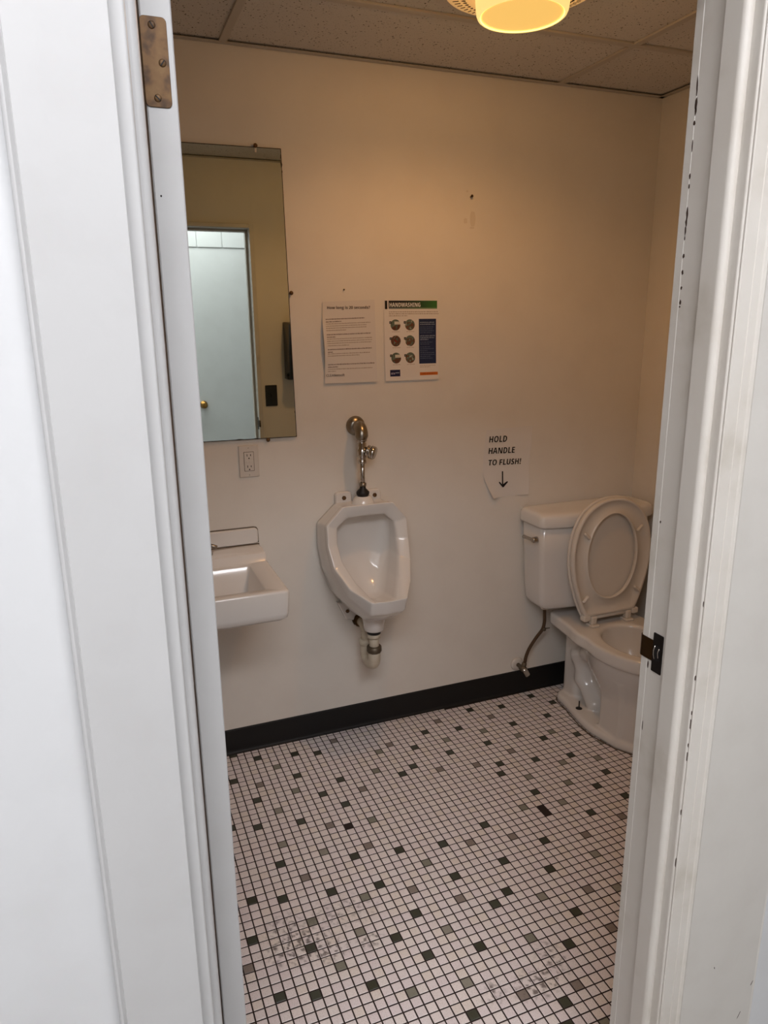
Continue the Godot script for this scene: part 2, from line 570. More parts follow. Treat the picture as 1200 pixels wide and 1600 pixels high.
func tile_floor() -> void:
	var f := setting("floor", "mosaic floor of small white square tiles with scattered green ones")
	var s := st()
	box(s, Vector3(LX, -0.06, 0.0), Vector3(WX, -0.0011, 1.665), 0.0002)
	obj("grout_bed", s, M.grout, f)
	var dark := {}
	var pale := {}
	for k in range(0, DARK.size(), 2):
		dark[Vector2i(DARK[k], DARK[k + 1])] = true
	for k in range(0, PALE.size(), 2):
		pale[Vector2i(PALE[k], PALE[k + 1])] = true
	var accent := {}
	for a in ACCENT:
		accent[Vector2i(a[0], a[1])] = true
	# linear base colours
	var whites := []
	for k in 7:
		var v := rng.randf_range(-1, 1)
		whites.append(Color(0.825 + 0.028 * v, 0.765 + 0.028 * v + 0.008 * sin(k * 2.0), 0.76 + 0.028 * v + 0.012 * cos(k * 3.1)))
	whites.append(Color(0.80, 0.735, 0.69))
	var darks := [Color(0.045, 0.053, 0.036), Color(0.058, 0.064, 0.048), Color(0.05, 0.052, 0.038)]
	var pales := [Color(0.23, 0.23, 0.185), Color(0.28, 0.27, 0.225), Color(0.25, 0.215, 0.19)]
	var cam := Vector3(0, 1.6, 2.5176)
	var grime := FastNoiseLite.new()
	grime.seed = 8
	grime.frequency = 55.0
	grime.fractal_octaves = 3
	var spots := [[Vector2(0.345, 0.965), Vector2(0.075, 0.05), 0.85], [Vector2(0.33, 0.905), Vector2(0.05, 0.05), 0.55], [Vector2(0.41, 1.01), Vector2(0.05, 0.03), 0.8], [Vector2(0.49, 0.90), Vector2(0.09, 0.05), 0.35], [Vector2(0.87, 1.30), Vector2(0.055, 0.035), 0.75], [Vector2(0.945, 1.25), Vector2(0.035, 0.05), 0.5], [Vector2(0.75, 1.28), Vector2(0.03, 0.03), 0.5], [Vector2(0.53, 1.02), Vector2(0.03, 0.02), 0.7]]
	var stain := func(p: Vector3, col: Color) -> Color:
		var d := 0.0
		for q in spots:
			var w: Vector2 = (Vector2(p.x, p.z) - q[0]) / q[1]
			d = maxf(d, q[2] * clampf(1.5 - w.length(), 0.0, 1.0))
		var g := clampf((grime.get_noise_2d(p.x, p.z) * 1.6 + 0.05), 0.0, 1.0)
		return col.lerp(Color(0.075, 0.055, 0.05), clampf(d * g * 1.9, 0.0, 0.8))
	var all := []
	var c := cos(TURN)
	var n := sin(TURN)
	for i in range(-40, 58):
		for j in range(-38, 28):
			var key := Vector2i(i, j)
			var x := TX + (i * c - j * n) * PITCH
			var z := TZ + (i * n + j * c) * PITCH
			if x < LX + 0.012 or x > WX - 0.012 or z < 0.006 or z > 1.66:
				continue
			if key == Vector2i(21, -9) or key == Vector2i(21, -8) or key == Vector2i(-2, -15):
				continue   # pieces that have come out of the floor
			var kind := 0
			if accent.has(Vector2i(posmod(i, 11), posmod(j, 12))):
				if dark.has(key):
					kind = 1
				elif pale.has(key):
					kind = 2
				elif (i < -17 or i > 36 or j > 14 or j < -34) and rng.randf() < 0.5:
					kind = 1 + rng.randi() % 2
			var vis := 0.0
			var slope := x / (cam.z - z)
			if slope > 0.135 and slope < 0.90 and z < 1.42:
				var r := Vector3(x, 0, z) - cam
				# inside the frame?
				var d := -(r.x * -0.35040548 + r.y * 0.25221666 + r.z * 0.90199931)
				var v := -(r.x * 0.10181787 + r.y * 0.96760948 + r.z * -0.2310087) / d
				if v < 0.70:
					vis = 1.0 / r.length()
			all.append([vis, x, z, kind, rng.randi(), key])
	all.sort_custom(func(a, b): return a[0] > b[0])
	var h := PITCH * 0.5 - 0.00185
	var cache := {}
	var rest := st()
	for k in all.size():
		var t = all[k]
		var pos := Vector3(t[1], 0, t[2])
		var set_: Array = [whites, darks, pales][t[3]]
		var col: Color = set_[t[4] % set_.size()]
		var dirty := false
		for q in spots:
			if ((Vector2(t[1], t[2]) - q[0]) / q[1]).length() < 1.7:
				dirty = true
		var lift: float = [0.0, 0.0002, -0.0002][(t[4] / 16) % 3]
		if k < 300:
			var mesh: Mesh
			var id := "%d_%d_%d" % [t[3], t[4] % set_.size(), (t[4] / 16) % 3]
			if dirty:
				var s2 := st()
				tile_shape(s2, pos, h, col, lift, 8, func(p, cc): return stain.call(p, cc))
				s2.generate_normals()
				mesh = s2.commit()
				pos = Vector3.ZERO
			elif cache.has(id):
				mesh = cache[id]
			else:
				var s3 := st()
				tile_shape(s3, Vector3.ZERO, h, col, lift)
				s3.generate_normals()
				mesh = s3.commit()
				cache[id] = mesh
			var o := MeshInstance3D.new()
			o.name = "tile"
			o.mesh = mesh
			o.material_override = M.tile
			f.add_child(o, true)
			o.position = pos
		else:
			if dirty:
				tile_shape(rest, pos, h, col, lift, 6, func(p, cc): return stain.call(p, cc))
			else:
				tile_shape(rest, pos, h, col, lift)
	var ro := obj("further_tiles", rest, M.tile, f)
	ro.set_meta("kind", "stuff")
	ro.set_meta("label", "the smaller-looking mosaic tiles further from the door")

# ------------------------------------------------------------------ ceiling
func hung_ceiling() -> void:
	var c := setting("ceiling", "suspended ceiling of speckled mineral fibre panels in a white grid")
	var s := st()
	box(s, Vector3(-3.32, 3.05, -0.12), Vector3(3.52, 3.13, OZ + 0.12), 0.001)
	obj("slab", s, M.corridor_wall, c)
	var xs := [LX, 0.46, 1.683, WX]
	var zs := [0.0, 0.412, 1.022, FZ]
	for i in 3:
		for j in 3:
			s = st()
			box(s, Vector3(xs[i] + 0.004, CH + 0.0045, zs[j] + 0.004), Vector3(xs[i + 1] - 0.004, CH + 0.019, zs[j + 1] - 0.004), 0.0015)
			obj("panel", s, M.ceiling_panel, c)
	for x in [0.46, 1.683]:
		s = st()
		box(s, Vector3(x - 0.012, CH - 0.0025, 0.0), Vector3(x + 0.012, CH + 0.0042, FZ), 0.0006)
		box(s, Vector3(x - 0.001, CH + 0.001, 0.0), Vector3(x + 0.001, CH + 0.035, FZ), 0.0004)
		obj("tee_bar", s, M.tee, c)
	for z in [0.412, 1.022]:
		s = st()
		box(s, Vector3(LX, CH - 0.0028, z - 0.012), Vector3(WX, CH + 0.0041, z + 0.012), 0.0006)
		obj("tee_bar", s, M.tee, c)
	for e in [[Vector3(LX, CH - 0.0032, 0.003), Vector3(WX, CH - 0.0012, 0.025)], [Vector3(WX - 0.025, CH - 0.0032, 0.0), Vector3(WX - 0.003, CH - 0.0012, FZ)], [Vector3(LX, CH - 0.0032, FZ - 0.025), Vector3(WX, CH - 0.0012, FZ)], [Vector3(LX, CH - 0.0032, 0.0), Vector3(LX + 0.022, CH - 0.0012, FZ)]]:
		s = st()
		box(s, e[0], e[1], 0.0005)
		obj("wall_angle", s, M.tee, c)

# ------------------------------------------------------------------ door frame
func upright(s: SurfaceTool, prof: Array, y0: float, y1: float) -> void:
	# prof: (x, z) outline, any winding
	var p := PackedVector2Array()
	for q in prof:
		p.append(Vector2(q.x, -q.y))
	if Geometry2D.is_polygon_clockwise(p):
		p.reverse()
	prism(s, p, y0, y1, Transform3D(Basis(Vector3(1, 0, 0), Vector3(0, 0, -1), Vector3(0, 1, 0)), Vector3.ZERO))

func round_corner(cx: float, cz: float, r: float, a0: float, n := 5) -> Array:
	var out := []
	for k in n + 1:
		var a := a0 + PI / 2 * k / n
		out.append(Vector2(cx + cos(a) * r, cz + sin(a) * r))
	return out

func door_frame() -> void:
	var top := 2.10
	var s: SurfaceTool
	# left, hinge side
	var l := setting("trim_1", "white painted jamb and casing on the hinge side of the doorway", Vector3(0.05, 0, 1.66))
	s = st(false)
	upright(s, [Vector2(0.04, 1.60), Vector2(0.059, 1.60)] + round_corner(0.055, 1.716, 0.004, 0.0) + [Vector2(0.04, 1.72)], 0.0, top)
	obj("jamb", s, M.trim, l)
	s = st(false)
	upright(s, [Vector2(0.059, 1.664), Vector2(0.071, 1.664)] + round_corner(0.063, 1.694, 0.008, 0.0, 7) + [Vector2(0.059, 1.702)], 0.0, top - 0.012)
	obj("stop", s, M.trim, l)
	s = st(false)
	var cas := [Vector2(0.0434, 1.7205), Vector2(0.0434, 1.7345), Vector2(0.0424, 1.7355), Vector2(-0.046, 1.7355), Vector2(-0.0468, 1.7347), Vector2(-0.0476, 1.7355)]
	for k in 9:
		var a := PI / 2 + PI / 2 * k / 8.0
		cas.append(Vector2(-0.0505 + cos(a) * 0.0045, 1.7335 + sin(a) * 0.0045))
	cas.append(Vector2(-0.055, 1.7205))
	upright(s, cas, 0.0, top + 0.09)
	obj("casing", s, M.trim, l)
	# right, latch side
	var r := setting("trim_2", "chipped white jamb and casing on the latch side of the doorway", Vector3(0.85, 0, 1.66))
	s = st(false)
	upright(s, [Vector2(0.837, 1.614)] + [Vector2(0.856, 1.614), Vector2(0.856, 1.72)] + round_corner(0.8405, 1.7165, 0.0035, PI / 2), 0.0, top)
	obj("jamb", s, M.old_trim, r)
	s = st(false)
	upright(s, [Vector2(0.837, 1.664), Vector2(0.837, 1.702)] + round_corner(0.834, 1.693, 0.009, PI / 2, 8) + [Vector2(0.825, 1.6645), Vector2(0.8255, 1.664)], 0.0, top - 0.012)
	obj("stop", s, M.old_trim, r)
	s = st(false)
	upright(s, [Vector2(0.8375, 1.598), Vector2(0.8365, 1.599), Vector2(0.8365, 1.6128), Vector2(0.8375, 1.6138), Vector2(0.857, 1.612), Vector2(0.861, 1.606), Vector2(0.859, 1.598)], 0.0, top + 0.02)
	obj("room_casing", s, M.old_trim, r)
	s = st(false)
	upright(s, [Vector2(0.8395, 1.7205), Vector2(0.8395, 1.7225), Vector2(0.841, 1.724), Vector2(0.861, 1.724), Vector2(0.8622, 1.7228), Vector2(0.8634, 1.724), Vector2(0.876, 1.7245), Vector2(0.878, 1.7265), Vector2(0.882, 1.7275), Vector2(0.8855, 1.7260), Vector2(0.8865, 1.7235), Vector2(0.8865, 1.7205)], 0.0, top + 0.09)
	obj("casing", s, M.old_trim, r)
	s = st(false)
	upright(s, [Vector2(0.887, 1.7205), Vector2(0.887, 1.7222), Vector2(1.068, 1.7222), Vector2(1.0715, 1.7232), Vector2(1.075, 1.7205)], 0.0, top + 0.09)
	obj("side_board", s, M.side_paint, r)
	# strike plate with its lip bent into the room
	s = st()
	prism(s, rounded_rect(-1.6480, 1.018, -1.6250, 1.0883, 0.0015, 2), 0.0, 0.0012, Transform3D(Basis(Vector3(0, 0, -1), Vector3(0, 1, 0), Vector3(-1, 0, 0)) * 1.0, Vector3(0.837, 0, 0)))
	var sp := obj("strike_plate", s, M.dark_bronze, r)
	sp.set_meta("label", "dark strike plate with a brass lip")
	s = st()
	var lip := []
	for row in [[1.6252, 0.8355], [1.606, 0.8350], [1.598, 0.8352], [1.594, 0.8375], [1.5925, 0.8405]]:
		lip.append([Vector3(row[1], 1.0355, row[0]), Vector3(row[1], 1.0735, row[0]), Vector3(row[1] + 0.0012, 1.0735, row[0] - 0.0002), Vector3(row[1] + 0.0012, 1.0355, row[0] - 0.0002)])
	loft(s, lip)
	obj("lip", s, M.dark_brass, sp)
	s = st()
	prism(s, rounded_rect(-1.6435, 1.040, -1.629, 1.068, 0.004, 4), 0.0011, 0.0016, Transform3D(Basis(Vector3(0, 0, -1), Vector3(0, 1, 0), Vector3(-1, 0, 0)), Vector3(0.837, 0, 0)))
	obj("latch_hole", s, M.slot_black, sp)
	s = st(true)
	tube(s, [Vector3(0.8352, 1.066, 1.631), Vector3(0.8346, 1.058, 1.6295), Vector3(0.8346, 1.049, 1.6295), Vector3(0.8352, 1.042, 1.632)], 0.0011, 6)
	tube(s, [Vector3(0.8352, 1.064, 1.641), Vector3(0.8347, 1.056, 1.639), Vector3(0.8347, 1.047, 1.641)], 0.0011, 6)
	obj("worn_edge", s, M.chrome, sp)
	# places where the paint has chipped to the wood
	var chips := [[1.926, 1.6125, 0.012, 0.0012], [1.915, 1.613, 0.008, 0.0012], [1.8985, 1.6135, 0.010, 0.0024], [1.890, 1.6137, 0.006, 0.002], [1.8735, 1.6135, 0.004, 0.0022], [1.845, 1.6135, 0.009, 0.001], [1.804, 1.614, 0.005, 0.0016], [1.790, 1.614, 0.004, 0.0012], [1.7535, 1.615, 0.011, 0.0023], [1.741, 1.6148, 0.009, 0.0021], [1.729, 1.6145, 0.008, 0.0015], [1.718, 1.6145, 0.004, 0.001], [1.693, 1.6155, 0.004, 0.0018], [1.669, 1.616, 0.004, 0.002], [1.647, 1.6165, 0.0035, 0.002], [1.626, 1.617, 0.004, 0.0018], [1.6195, 1.6165, 0.0015, 0.002], [1.024, 1.6165, 0.007, 0.0018], [0.905, 1.6165, 0.010, 0.0007], [1.28, 1.6165, 0.003, 0.0014]]
	for ch in chips:
		s = st()
		var poly := PackedVector2Array()
		for k in 9:
			var a := TAU * k / 9.0
			poly.append(Vector2(-ch[1] + cos(a) * ch[3] * rng.randf_range(0.5, 1.1), ch[0] + sin(a) * ch[2] * rng.randf_range(0.55, 1.1)))
		prism(s, poly, 0.0, 0.0007, Transform3D(Basis(Vector3(0, 0, -1), Vector3(0, 1, 0), Vector3(-1, 0, 0)), Vector3(0.837, 0, 0)))
		obj("paint_chip", s, M.bare_wood, r)
	for ch in [[1.174, 0.005, 0.0011], [1.047, 0.005, 0.0013], [0.985, 0.004, 0.0008], [0.965, 0.012, 0.0009], [0.927, 0.004, 0.001], [0.905, 0.012, 0.0009], [0.80, 0.006, 0.001], [0.70, 0.009, 0.0009]]:
		s = st()
		var poly2 := PackedVector2Array()
		for k in 8:
			var a := TAU * k / 8.0
			poly2.append(Vector2(0.8393 + cos(a) * ch[2] * rng.randf_range(0.5, 1.2), ch[0] + sin(a) * ch[1] * rng.randf_range(0.6, 1.1)))
		prism(s, poly2, 1.7195, 1.7209)
		obj("paint_chip", s, M.bare_wood, r)
	# dark rubs low on the side board
	for sc in [[1.0415, 0.285, 0.010, 0.0011, -0.45], [1.0640, 0.352, 0.006, 0.0011, -0.5], [0.9600, 0.430, 0.003, 0.0010, 0.3]]:
		s = st()
		var rub := PackedVector2Array()
		for k in 10:
			var a := TAU * k / 10.0
			rub.append(Vector2(cos(a) * sc[3] * rng.randf_range(0.6, 1.1), sin(a) * sc[2] * rng.randf_range(0.7, 1.1)).rotated(sc[4]) + Vector2(sc[0], sc[1]))
		prism(s, rub, 1.7219, 1.7224)
		obj("rub_mark", s, M.bare_wood, r)
	# head
	var hd := setting("trim_3", "white painted head of the door frame", Vector3(0.45, top, 1.66))
	s = st()
	box(s, Vector3(0.04, top, 1.60), Vector3(0.856, top + 0.02, 1.72), 0.002)
	obj("head_jamb", s, M.trim, hd)
	s = st()
	box(s, Vector3(0.059, top - 0.012, 1.664), Vector3(0.837, top, 1.702), 0.003)
	obj("stop", s, M.trim, hd)
	s = st()
	box(s, Vector3(0.0434, top + 0.004, 1.7205), Vector3(0.8395, top + 0.09, 1.7355), 0.002)
	obj("casing", s, M.trim, hd)
	s = st()
	box(s, Vector3(0.03, top + 0.002, 1.598), Vector3(0.8365, top + 0.022, 1.612), 0.002)
	obj("room_casing", s, M.old_trim, hd)

# ------------------------------------------------------------------ the open door
func screw(parent: Node, at: Vector3, r: float, angle: float, m: Material, n := Vector3(0, 0, 1)) -> void:
	var s := st(true)
	turned(s, at, n, [Vector2(0, r), Vector2(0.0005, r), Vector2(0.001, r * 0.8), Vector2(0.0012, 0.0)], 16)
	var o := obj("screw", s, m, parent)
	var z := n.normalized()
	var u := z.cross(Vector3.UP if absf(z.y) < 0.9 else Vector3.RIGHT).normalized()
	var v := z.cross(u)
	var d := u * cos(angle) + v * sin(angle)
	var w := z.cross(d)
	var sl := st()
	var b := Basis(d, w, z)
	box(sl, Vector3(-r * 0.85, -r * 0.16, 0.0009), Vector3(r * 0.85, r * 0.16, 0.0014), 0.0001, Transform3D(b, at))
	if o.get_parent() != self and parent.get_parent() != self:
		obj("slot", sl, M.slot_dark, parent)
	else:
		obj("slot", sl, M.slot_dark, o)

func open_door() -> void:
	var d := setting("door_1", "white painted slab door swung into the room, its hinge edge showing", Vector3(0.098, 0, 1.6))
	var s := st()
	box(s, Vector3(0.0812, 0.012, 0.845), Vector3(0.115, 2.094, 1.603), 0.0015)
	obj("slab", s, M.trim, d)
	s = st()
	prism(s, rounded_rect(0.0805, 1.8335, 0.1085, 1.922, 0.005, 4), 1.6025, 1.6045, Transform3D(), 0.0004)
	var h := obj("hinge_leaf", s, M.brass, d)
	h.set_meta("label", "tarnished brass hinge leaf")
	screw(h, Vector3(0.0929, 1.9135, 1.6044), 0.0040, -1.0, M.brass)
	screw(h, Vector3(0.1013, 1.8776, 1.6044), 0.0040, 0.95, M.brass)
	screw(h, Vector3(0.0935, 1.8425, 1.6044), 0.0040, -0.75, M.brass)
	s = st(true)
	turned(s, Vector3(0.0885, 1.7427, 1.6028), Vector3(0, 0, 1), [Vector2(0, 0.0011), Vector2(0.0004, 0.0011), Vector2(0.0004, 0.0)], 10)
	obj("nail_hole", s, M.slot_dark, d)
	s = st(true)
	turned(s, Vector3(0.0745, 1.832, 1.600), Vector3.UP, [Vector2(0, 0.0045), Vector2(0.092, 0.0045), Vector2(0.095, 0.003), Vector2(0.097, 0.0)], 14)
	obj("hinge_barrel", s, M.brass, d)
	for k in [[1, 0.115], [-1, 0.0812]]:
		s = st(true)
		turned(s, Vector3(k[1], 1.053, 0.905), Vector3(k[0], 0, 0), [Vector2(0, 0.03), Vector2(0.006, 0.03), Vector2(0.009, 0.016), Vector2(0.03, 0.013), Vector2(0.036, 0.022), Vector2(0.048, 0.027), Vector2(0.06, 0.022), Vector2(0.063, 0.0)], 24)
		obj("knob", s, M.knob_brass, d)

# ------------------------------------------------------------------ corridor
func corridor() -> void:
	var s := st()
	box(s, Vector3(-3.2, -0.06, 1.665), Vector3(3.4, 0.0, OZ + 0.12), 0.0005)
	struct("floor_corridor", s, M.corridor_floor, "grey corridor floor outside the washroom")
	s = st()
	box(s, Vector3(-3.2, CC, CZ), Vector3(3.4, CC + 0.03, OZ + 0.12), 0.0005)
	struct("ceiling_corridor", s, M.corridor_wall, "white corridor ceiling")
	s = st()
	box(s, Vector3(-3.32, -0.06, 1.66), Vector3(-3.2, 3.05, OZ + 0.12), 0.0005)
	struct("wall_corridor_end", s, M.corridor_wall, "white wall at one end of the corridor")
	s = st()
	box(s, Vector3(3.4, -0.06, 1.66), Vector3(3.52, 3.05, OZ + 0.12), 0.0005)
	struct("wall_corridor_far_end", s, M.corridor_wall, "white wall at the other end of the corridor")
	# far wall of painted blocks around a closed door
	var w := setting("wall_corridor_opposite", "white painted block wall across the corridor, seen in the mirror", Vector3(0.5, 0, OZ))
	s = st()
	box(s, Vector3(-3.2, -0.06, OZ + 0.004), Vector3(0.715, 3.05, OZ + 0.12), 0.0005)
	box(s, Vector3(1.485, -0.06, OZ + 0.004), Vector3(3.4, 3.05, OZ + 0.12), 0.0005)
	box(s, Vector3(0.715, 2.194, OZ + 0.004), Vector3(1.485, 3.05, OZ + 0.12), 0.0005)
	obj("backing", s, M.corridor_wall, w)
	var x := 0.828 - 0.1975 * 4
	var k := 0
	while x < 1.75:
		s = st()
		box(s, Vector3(x + 0.0025, 2.1925, OZ - 0.004), Vector3(x + 0.195, 2.384, OZ + 0.006), 0.003)
		obj("block", s, M.corridor_wall, w)
		s = st()
		var o := 0.099
		box(s, Vector3(x + o + 0.0025, 2.389, OZ - 0.004), Vector3(x + o + 0.195, 2.575, OZ + 0.006), 0.003)
		obj("block", s, M.corridor_wall, w)
		x += 0.1975
		k += 1
	var d := setting("door_2", "plain white door with a round brass knob across the corridor, reflected in the mirror", Vector3(1.0, 0, OZ))
	s = st()
	box(s, Vector3(0.718, 0.008, OZ + 0.002), Vector3(1.482, 2.1915, OZ + 0.042), 0.002)
	obj("slab", s, M.corridor_wall, d)
	s = st(true)
	turned(s, Vector3(0.793, 0.971, OZ + 0.002), Vector3(0, 0, -1), [Vector2(0, 0.032), Vector2(0.005, 0.032), Vector2(0.009, 0.018), Vector2(0.03, 0.013), Vector2(0.036, 0.022), Vector2(0.048, 0.027), Vector2(0.058, 0.024), Vector2(0.062, 0.015), Vector2(0.0625, 0.0)], 28)
	obj("knob", s, M.knob_brass, d)

# ------------------------------------------------------------------ smooth solids from distance fields
func surface_net(s: SurfaceTool, field: Callable, lo: Vector3, hi: Vector3, cell: float) -> void:
	var nx := int((hi.x - lo.x) / cell) + 2
	var ny := int((hi.y - lo.y) / cell) + 2
	var nz := int((hi.z - lo.z) / cell) + 2
	var val := PackedFloat32Array()
	val.resize(nx * ny * nz)
	var blk := 5
	for bx in range(0, nx, blk):
		for by in range(0, ny, blk):
			for bz in range(0, nz, blk):
				var mid := lo + Vector3(bx + blk * 0.5, by + blk * 0.5, bz + blk * 0.5) * cell
				var dm: float = field.call(mid)
				var far := absf(dm) > blk * cell * 1.6
				for i in range(bx, mini(bx + blk, nx)):
					for j in range(by, mini(by + blk, ny)):
						for k in range(bz, mini(bz + blk, nz)):
							val[(i * ny + j) * nz + k] = dm if far else field.call(lo + Vector3(i, j, k) * cell)
	var vid := {}
	var pos := PackedVector3Array()
	for i in nx - 1:
		for j in ny - 1:
			for k in nz - 1:
				var base := (i * ny + j) * nz + k
				var v := [val[base], val[base + ny * nz], val[base + nz], val[base + ny * nz + nz], val[base + 1], val[base + ny * nz + 1], val[base + nz + 1], val[base + ny * nz + nz + 1]]
				var m := 0
				for q in 8:
					if v[q] < 0.0:
						m += 1
				if m == 0 or m == 8:
					continue
				var acc := Vector3.ZERO
				var n := 0
				for e in [[0, 1], [2, 3], [4, 5], [6, 7], [0, 2], [1, 3], [4, 6], [5, 7], [0, 4], [1, 5], [2, 6], [3, 7]]:
					var a: float = v[e[0]]
					var b: float = v[e[1]]
					if (a < 0.0) == (b < 0.0):
						continue
					var t := a / (a - b)
					var pa := Vector3(e[0] & 1, (e[0] >> 1) & 1, e[0] >> 2)
					var pb := Vector3(e[1] & 1, (e[1] >> 1) & 1, e[1] >> 2)
					acc += pa.lerp(pb, t)
					n += 1
				vid[base] = pos.size()
				pos.append(lo + (Vector3(i, j, k) + acc / n) * cell)
	var nor := PackedVector3Array()
	var h := cell * 0.6
	for p in pos:
		nor.append(Vector3(field.call(p + Vector3(h, 0, 0)) - field.call(p - Vector3(h, 0, 0)), field.call(p + Vector3(0, h, 0)) - field.call(p - Vector3(0, h, 0)), field.call(p + Vector3(0, 0, h)) - field.call(p - Vector3(0, 0, h))).normalized())
	var stepx := ny * nz
	var stepy := nz
	for key in vid:
		var base: int = key
		var a: float = val[base]
		# one quad round each crossed edge that starts at this corner
		for ax in [[stepx, stepy, 1], [stepy, 1, stepx], [1, stepx, stepy]]:
			var b: float = val[base + ax[0]]
			if (a < 0.0) == (b < 0.0):
				continue
			if not (vid.has(base - ax[1]) and vid.has(base - ax[2]) and vid.has(base - ax[1] - ax[2])):
				continue
			var q := [vid[base - ax[1] - ax[2]], vid[base - ax[2]], vid[base], vid[base - ax[1]]]
			if a >= 0.0:
				q.reverse()
			for t in [[0, 2, 1], [0, 3, 2]]:
				for c in t:
					s.set_normal(nor[q[c]])
					s.add_vertex(pos[q[c]])

func smin(a: float, b: float, k: float) -> float:
	var h := maxf(k - absf(a - b), 0.0) / k
	return minf(a, b) - h * h * k * 0.25

func ell2(x: float, z: float, a: float, b: float) -> float:
	var k0 := Vector2(x / a, z / b).length()
	var k1 := Vector2(x / (a * a), z / (b * b)).length()
	return k0 * (k0 - 1.0) / k1 if k1 > 1e-6 else -minf(a, b)

func slab(d2: float, y: float, y0: float, y1: float, r: float) -> float:
	var w := Vector2(d2 + r, absf(y - (y0 + y1) * 0.5) - (y1 - y0) * 0.5 + r)
	return minf(maxf(w.x, w.y), 0.0) + Vector2(maxf(w.x, 0.0), maxf(w.y, 0.0)).length() - r

func rbox2(x: float, z: float, hx: float, hz: float, r: float) -> float:
	var q := Vector2(absf(x) - hx + r, absf(z) - hz + r)
	return minf(maxf(q.x, q.y), 0.0) + Vector2(maxf(q.x, 0.0), maxf(q.y, 0.0)).length() - r

func seg(p: Vector3, a: Vector3, b: Vector3, ra: float, rb: float) -> float:
	var t := clampf((p - a).dot(b - a) / (b - a).length_squared(), 0.0, 1.0)
	return (p - a - (b - a) * t).length() - lerpf(ra, rb, t)

const TCX := 1.85

func bowl_field(w: Vector3) -> float:
	var x := w.x - TCX
	var y := w.y
	var z := w.z
	# rim and rear deck
	var o := ell2(x, z - 0.437, 0.181, 0.248)
	o = smin(o, rbox2(x, z - 0.205, 0.150 + 0.10 * clampf(z - 0.08, 0.0, 0.2), 0.135, 0.03), 0.06)
	var d := slab(o, y, 0.347, 0.402, 0.011)
	# bowl below the rim
	var t := clampf((0.36 - y) / 0.19, 0.0, 1.0)
	var under := maxf(ell2(x, z - 0.445, lerpf(0.166, 0.10, t * t), lerpf(0.222, 0.14, t * t)), maxf(y - 0.372, 0.16 - y))
	d = smin(d, under, 0.018)
	# front pedestal
	var pw := 0.128 - 0.006 * sin(clampf(y / 0.25, 0.0, 1.0) * PI)
	var ped := maxf(smin(ell2(x, z - 0.47, pw, 0.168), rbox2(x, z - 0.475, pw, 0.062, 0.012), 0.01), maxf(y - 0.26, 0.0 - y))
	ped = maxf(ped, 0.412 - z)
	d = smin(d, ped, 0.028)
	# foot
	var ff := smin(ell2(x, z - 0.40, 0.155, 0.248), rbox2(x, z - 0.27, 0.128, 0.165, 0.05), 0.06)
	d = smin(d, slab(ff, y, -0.002, 0.034, 0.014), 0.012)
	# trapway curling behind the pedestal, and the post under the tank
	var q := Vector3(x * 0.50, y, z)
	var trap := seg(q, Vector3(0, 0.24, 0.40), Vector3(0, 0.275, 0.27), 0.05, 0.05)
	trap = smin(trap, seg(q, Vector3(0, 0.275, 0.27), Vector3(0, 0.235, 0.195), 0.05, 0.048), 0.02)
	trap = smin(trap, seg(q, Vector3(0, 0.235, 0.195), Vector3(0, 0.13, 0.215), 0.048, 0.042), 0.02)
	trap = smin(trap, seg(q, Vector3(0, 0.13, 0.215), Vector3(0, 0.05, 0.30), 0.042, 0.046), 0.02)
	d = smin(d, trap, 0.010)
	var post := maxf(rbox2(x, z - 0.150, 0.082, 0.052, 0.03), maxf(y - 0.37, 0.0 - y))
	d = smin(d, post, 0.014)
	# web between post, trapway and pedestal
	d = smin(d, maxf(rbox2(x, z - 0.33, 0.040, 0.14, 0.01), maxf(y - 0.34, 0.0 - y)), 0.012)
	# hollow of the bowl
	var e := Vector3(x / 0.122, (y - 0.405) / 0.20, (z - 0.463) / 0.158)
	var hollow := (e.length() - 1.0) * 0.122
	var cut := -hollow
	var h := maxf(0.016 - absf(d - cut), 0.0) / 0.016
	return maxf(d, cut) + h * h * 0.016 * 0.25

func tank_loop(hw: float, zb: float, zc: float, zf: float, y: float, r: float) -> Array:
	var p := PackedVector2Array()
	p.append(Vector2(hw, zc))
	p.append(Vector2(hw, zb))
	p.append(Vector2(-hw, zb))
	p.append(Vector2(-hw, zc))
	for k in range(1, 12):
		var u := -1.0 + 2.0 * k / 12.0
		p.append(Vector2(u * hw, zf - (zf - zc) * pow(absf(u), 2.2)))
	# round the corners
	var out := []
	var n := p.size()
	for k in n:
		var a := p[(k + n - 1) % n]
		var b := p[k]
		var c := p[(k + 1) % n]
		var ang := (b - a).normalized().dot((c - b).normalized())
		if ang > 0.9:
			for q in 7:
				if q == 3:
					out.append(Vector3(TCX + b.x, y, b.y))
			continue
		var rr := minf(r, minf(a.distance_to(b), b.distance_to(c)) * 0.45)
		for q in 7:
			var t := q / 6.0
			var p0 := b + (a - b).normalized() * rr
			var p1 := b + (c - b).normalized() * rr
			var v := p0.lerp(b, t).lerp(b.lerp(p1, t), t)
			out.append(Vector3(TCX + v.x, y, v.y))
	return out

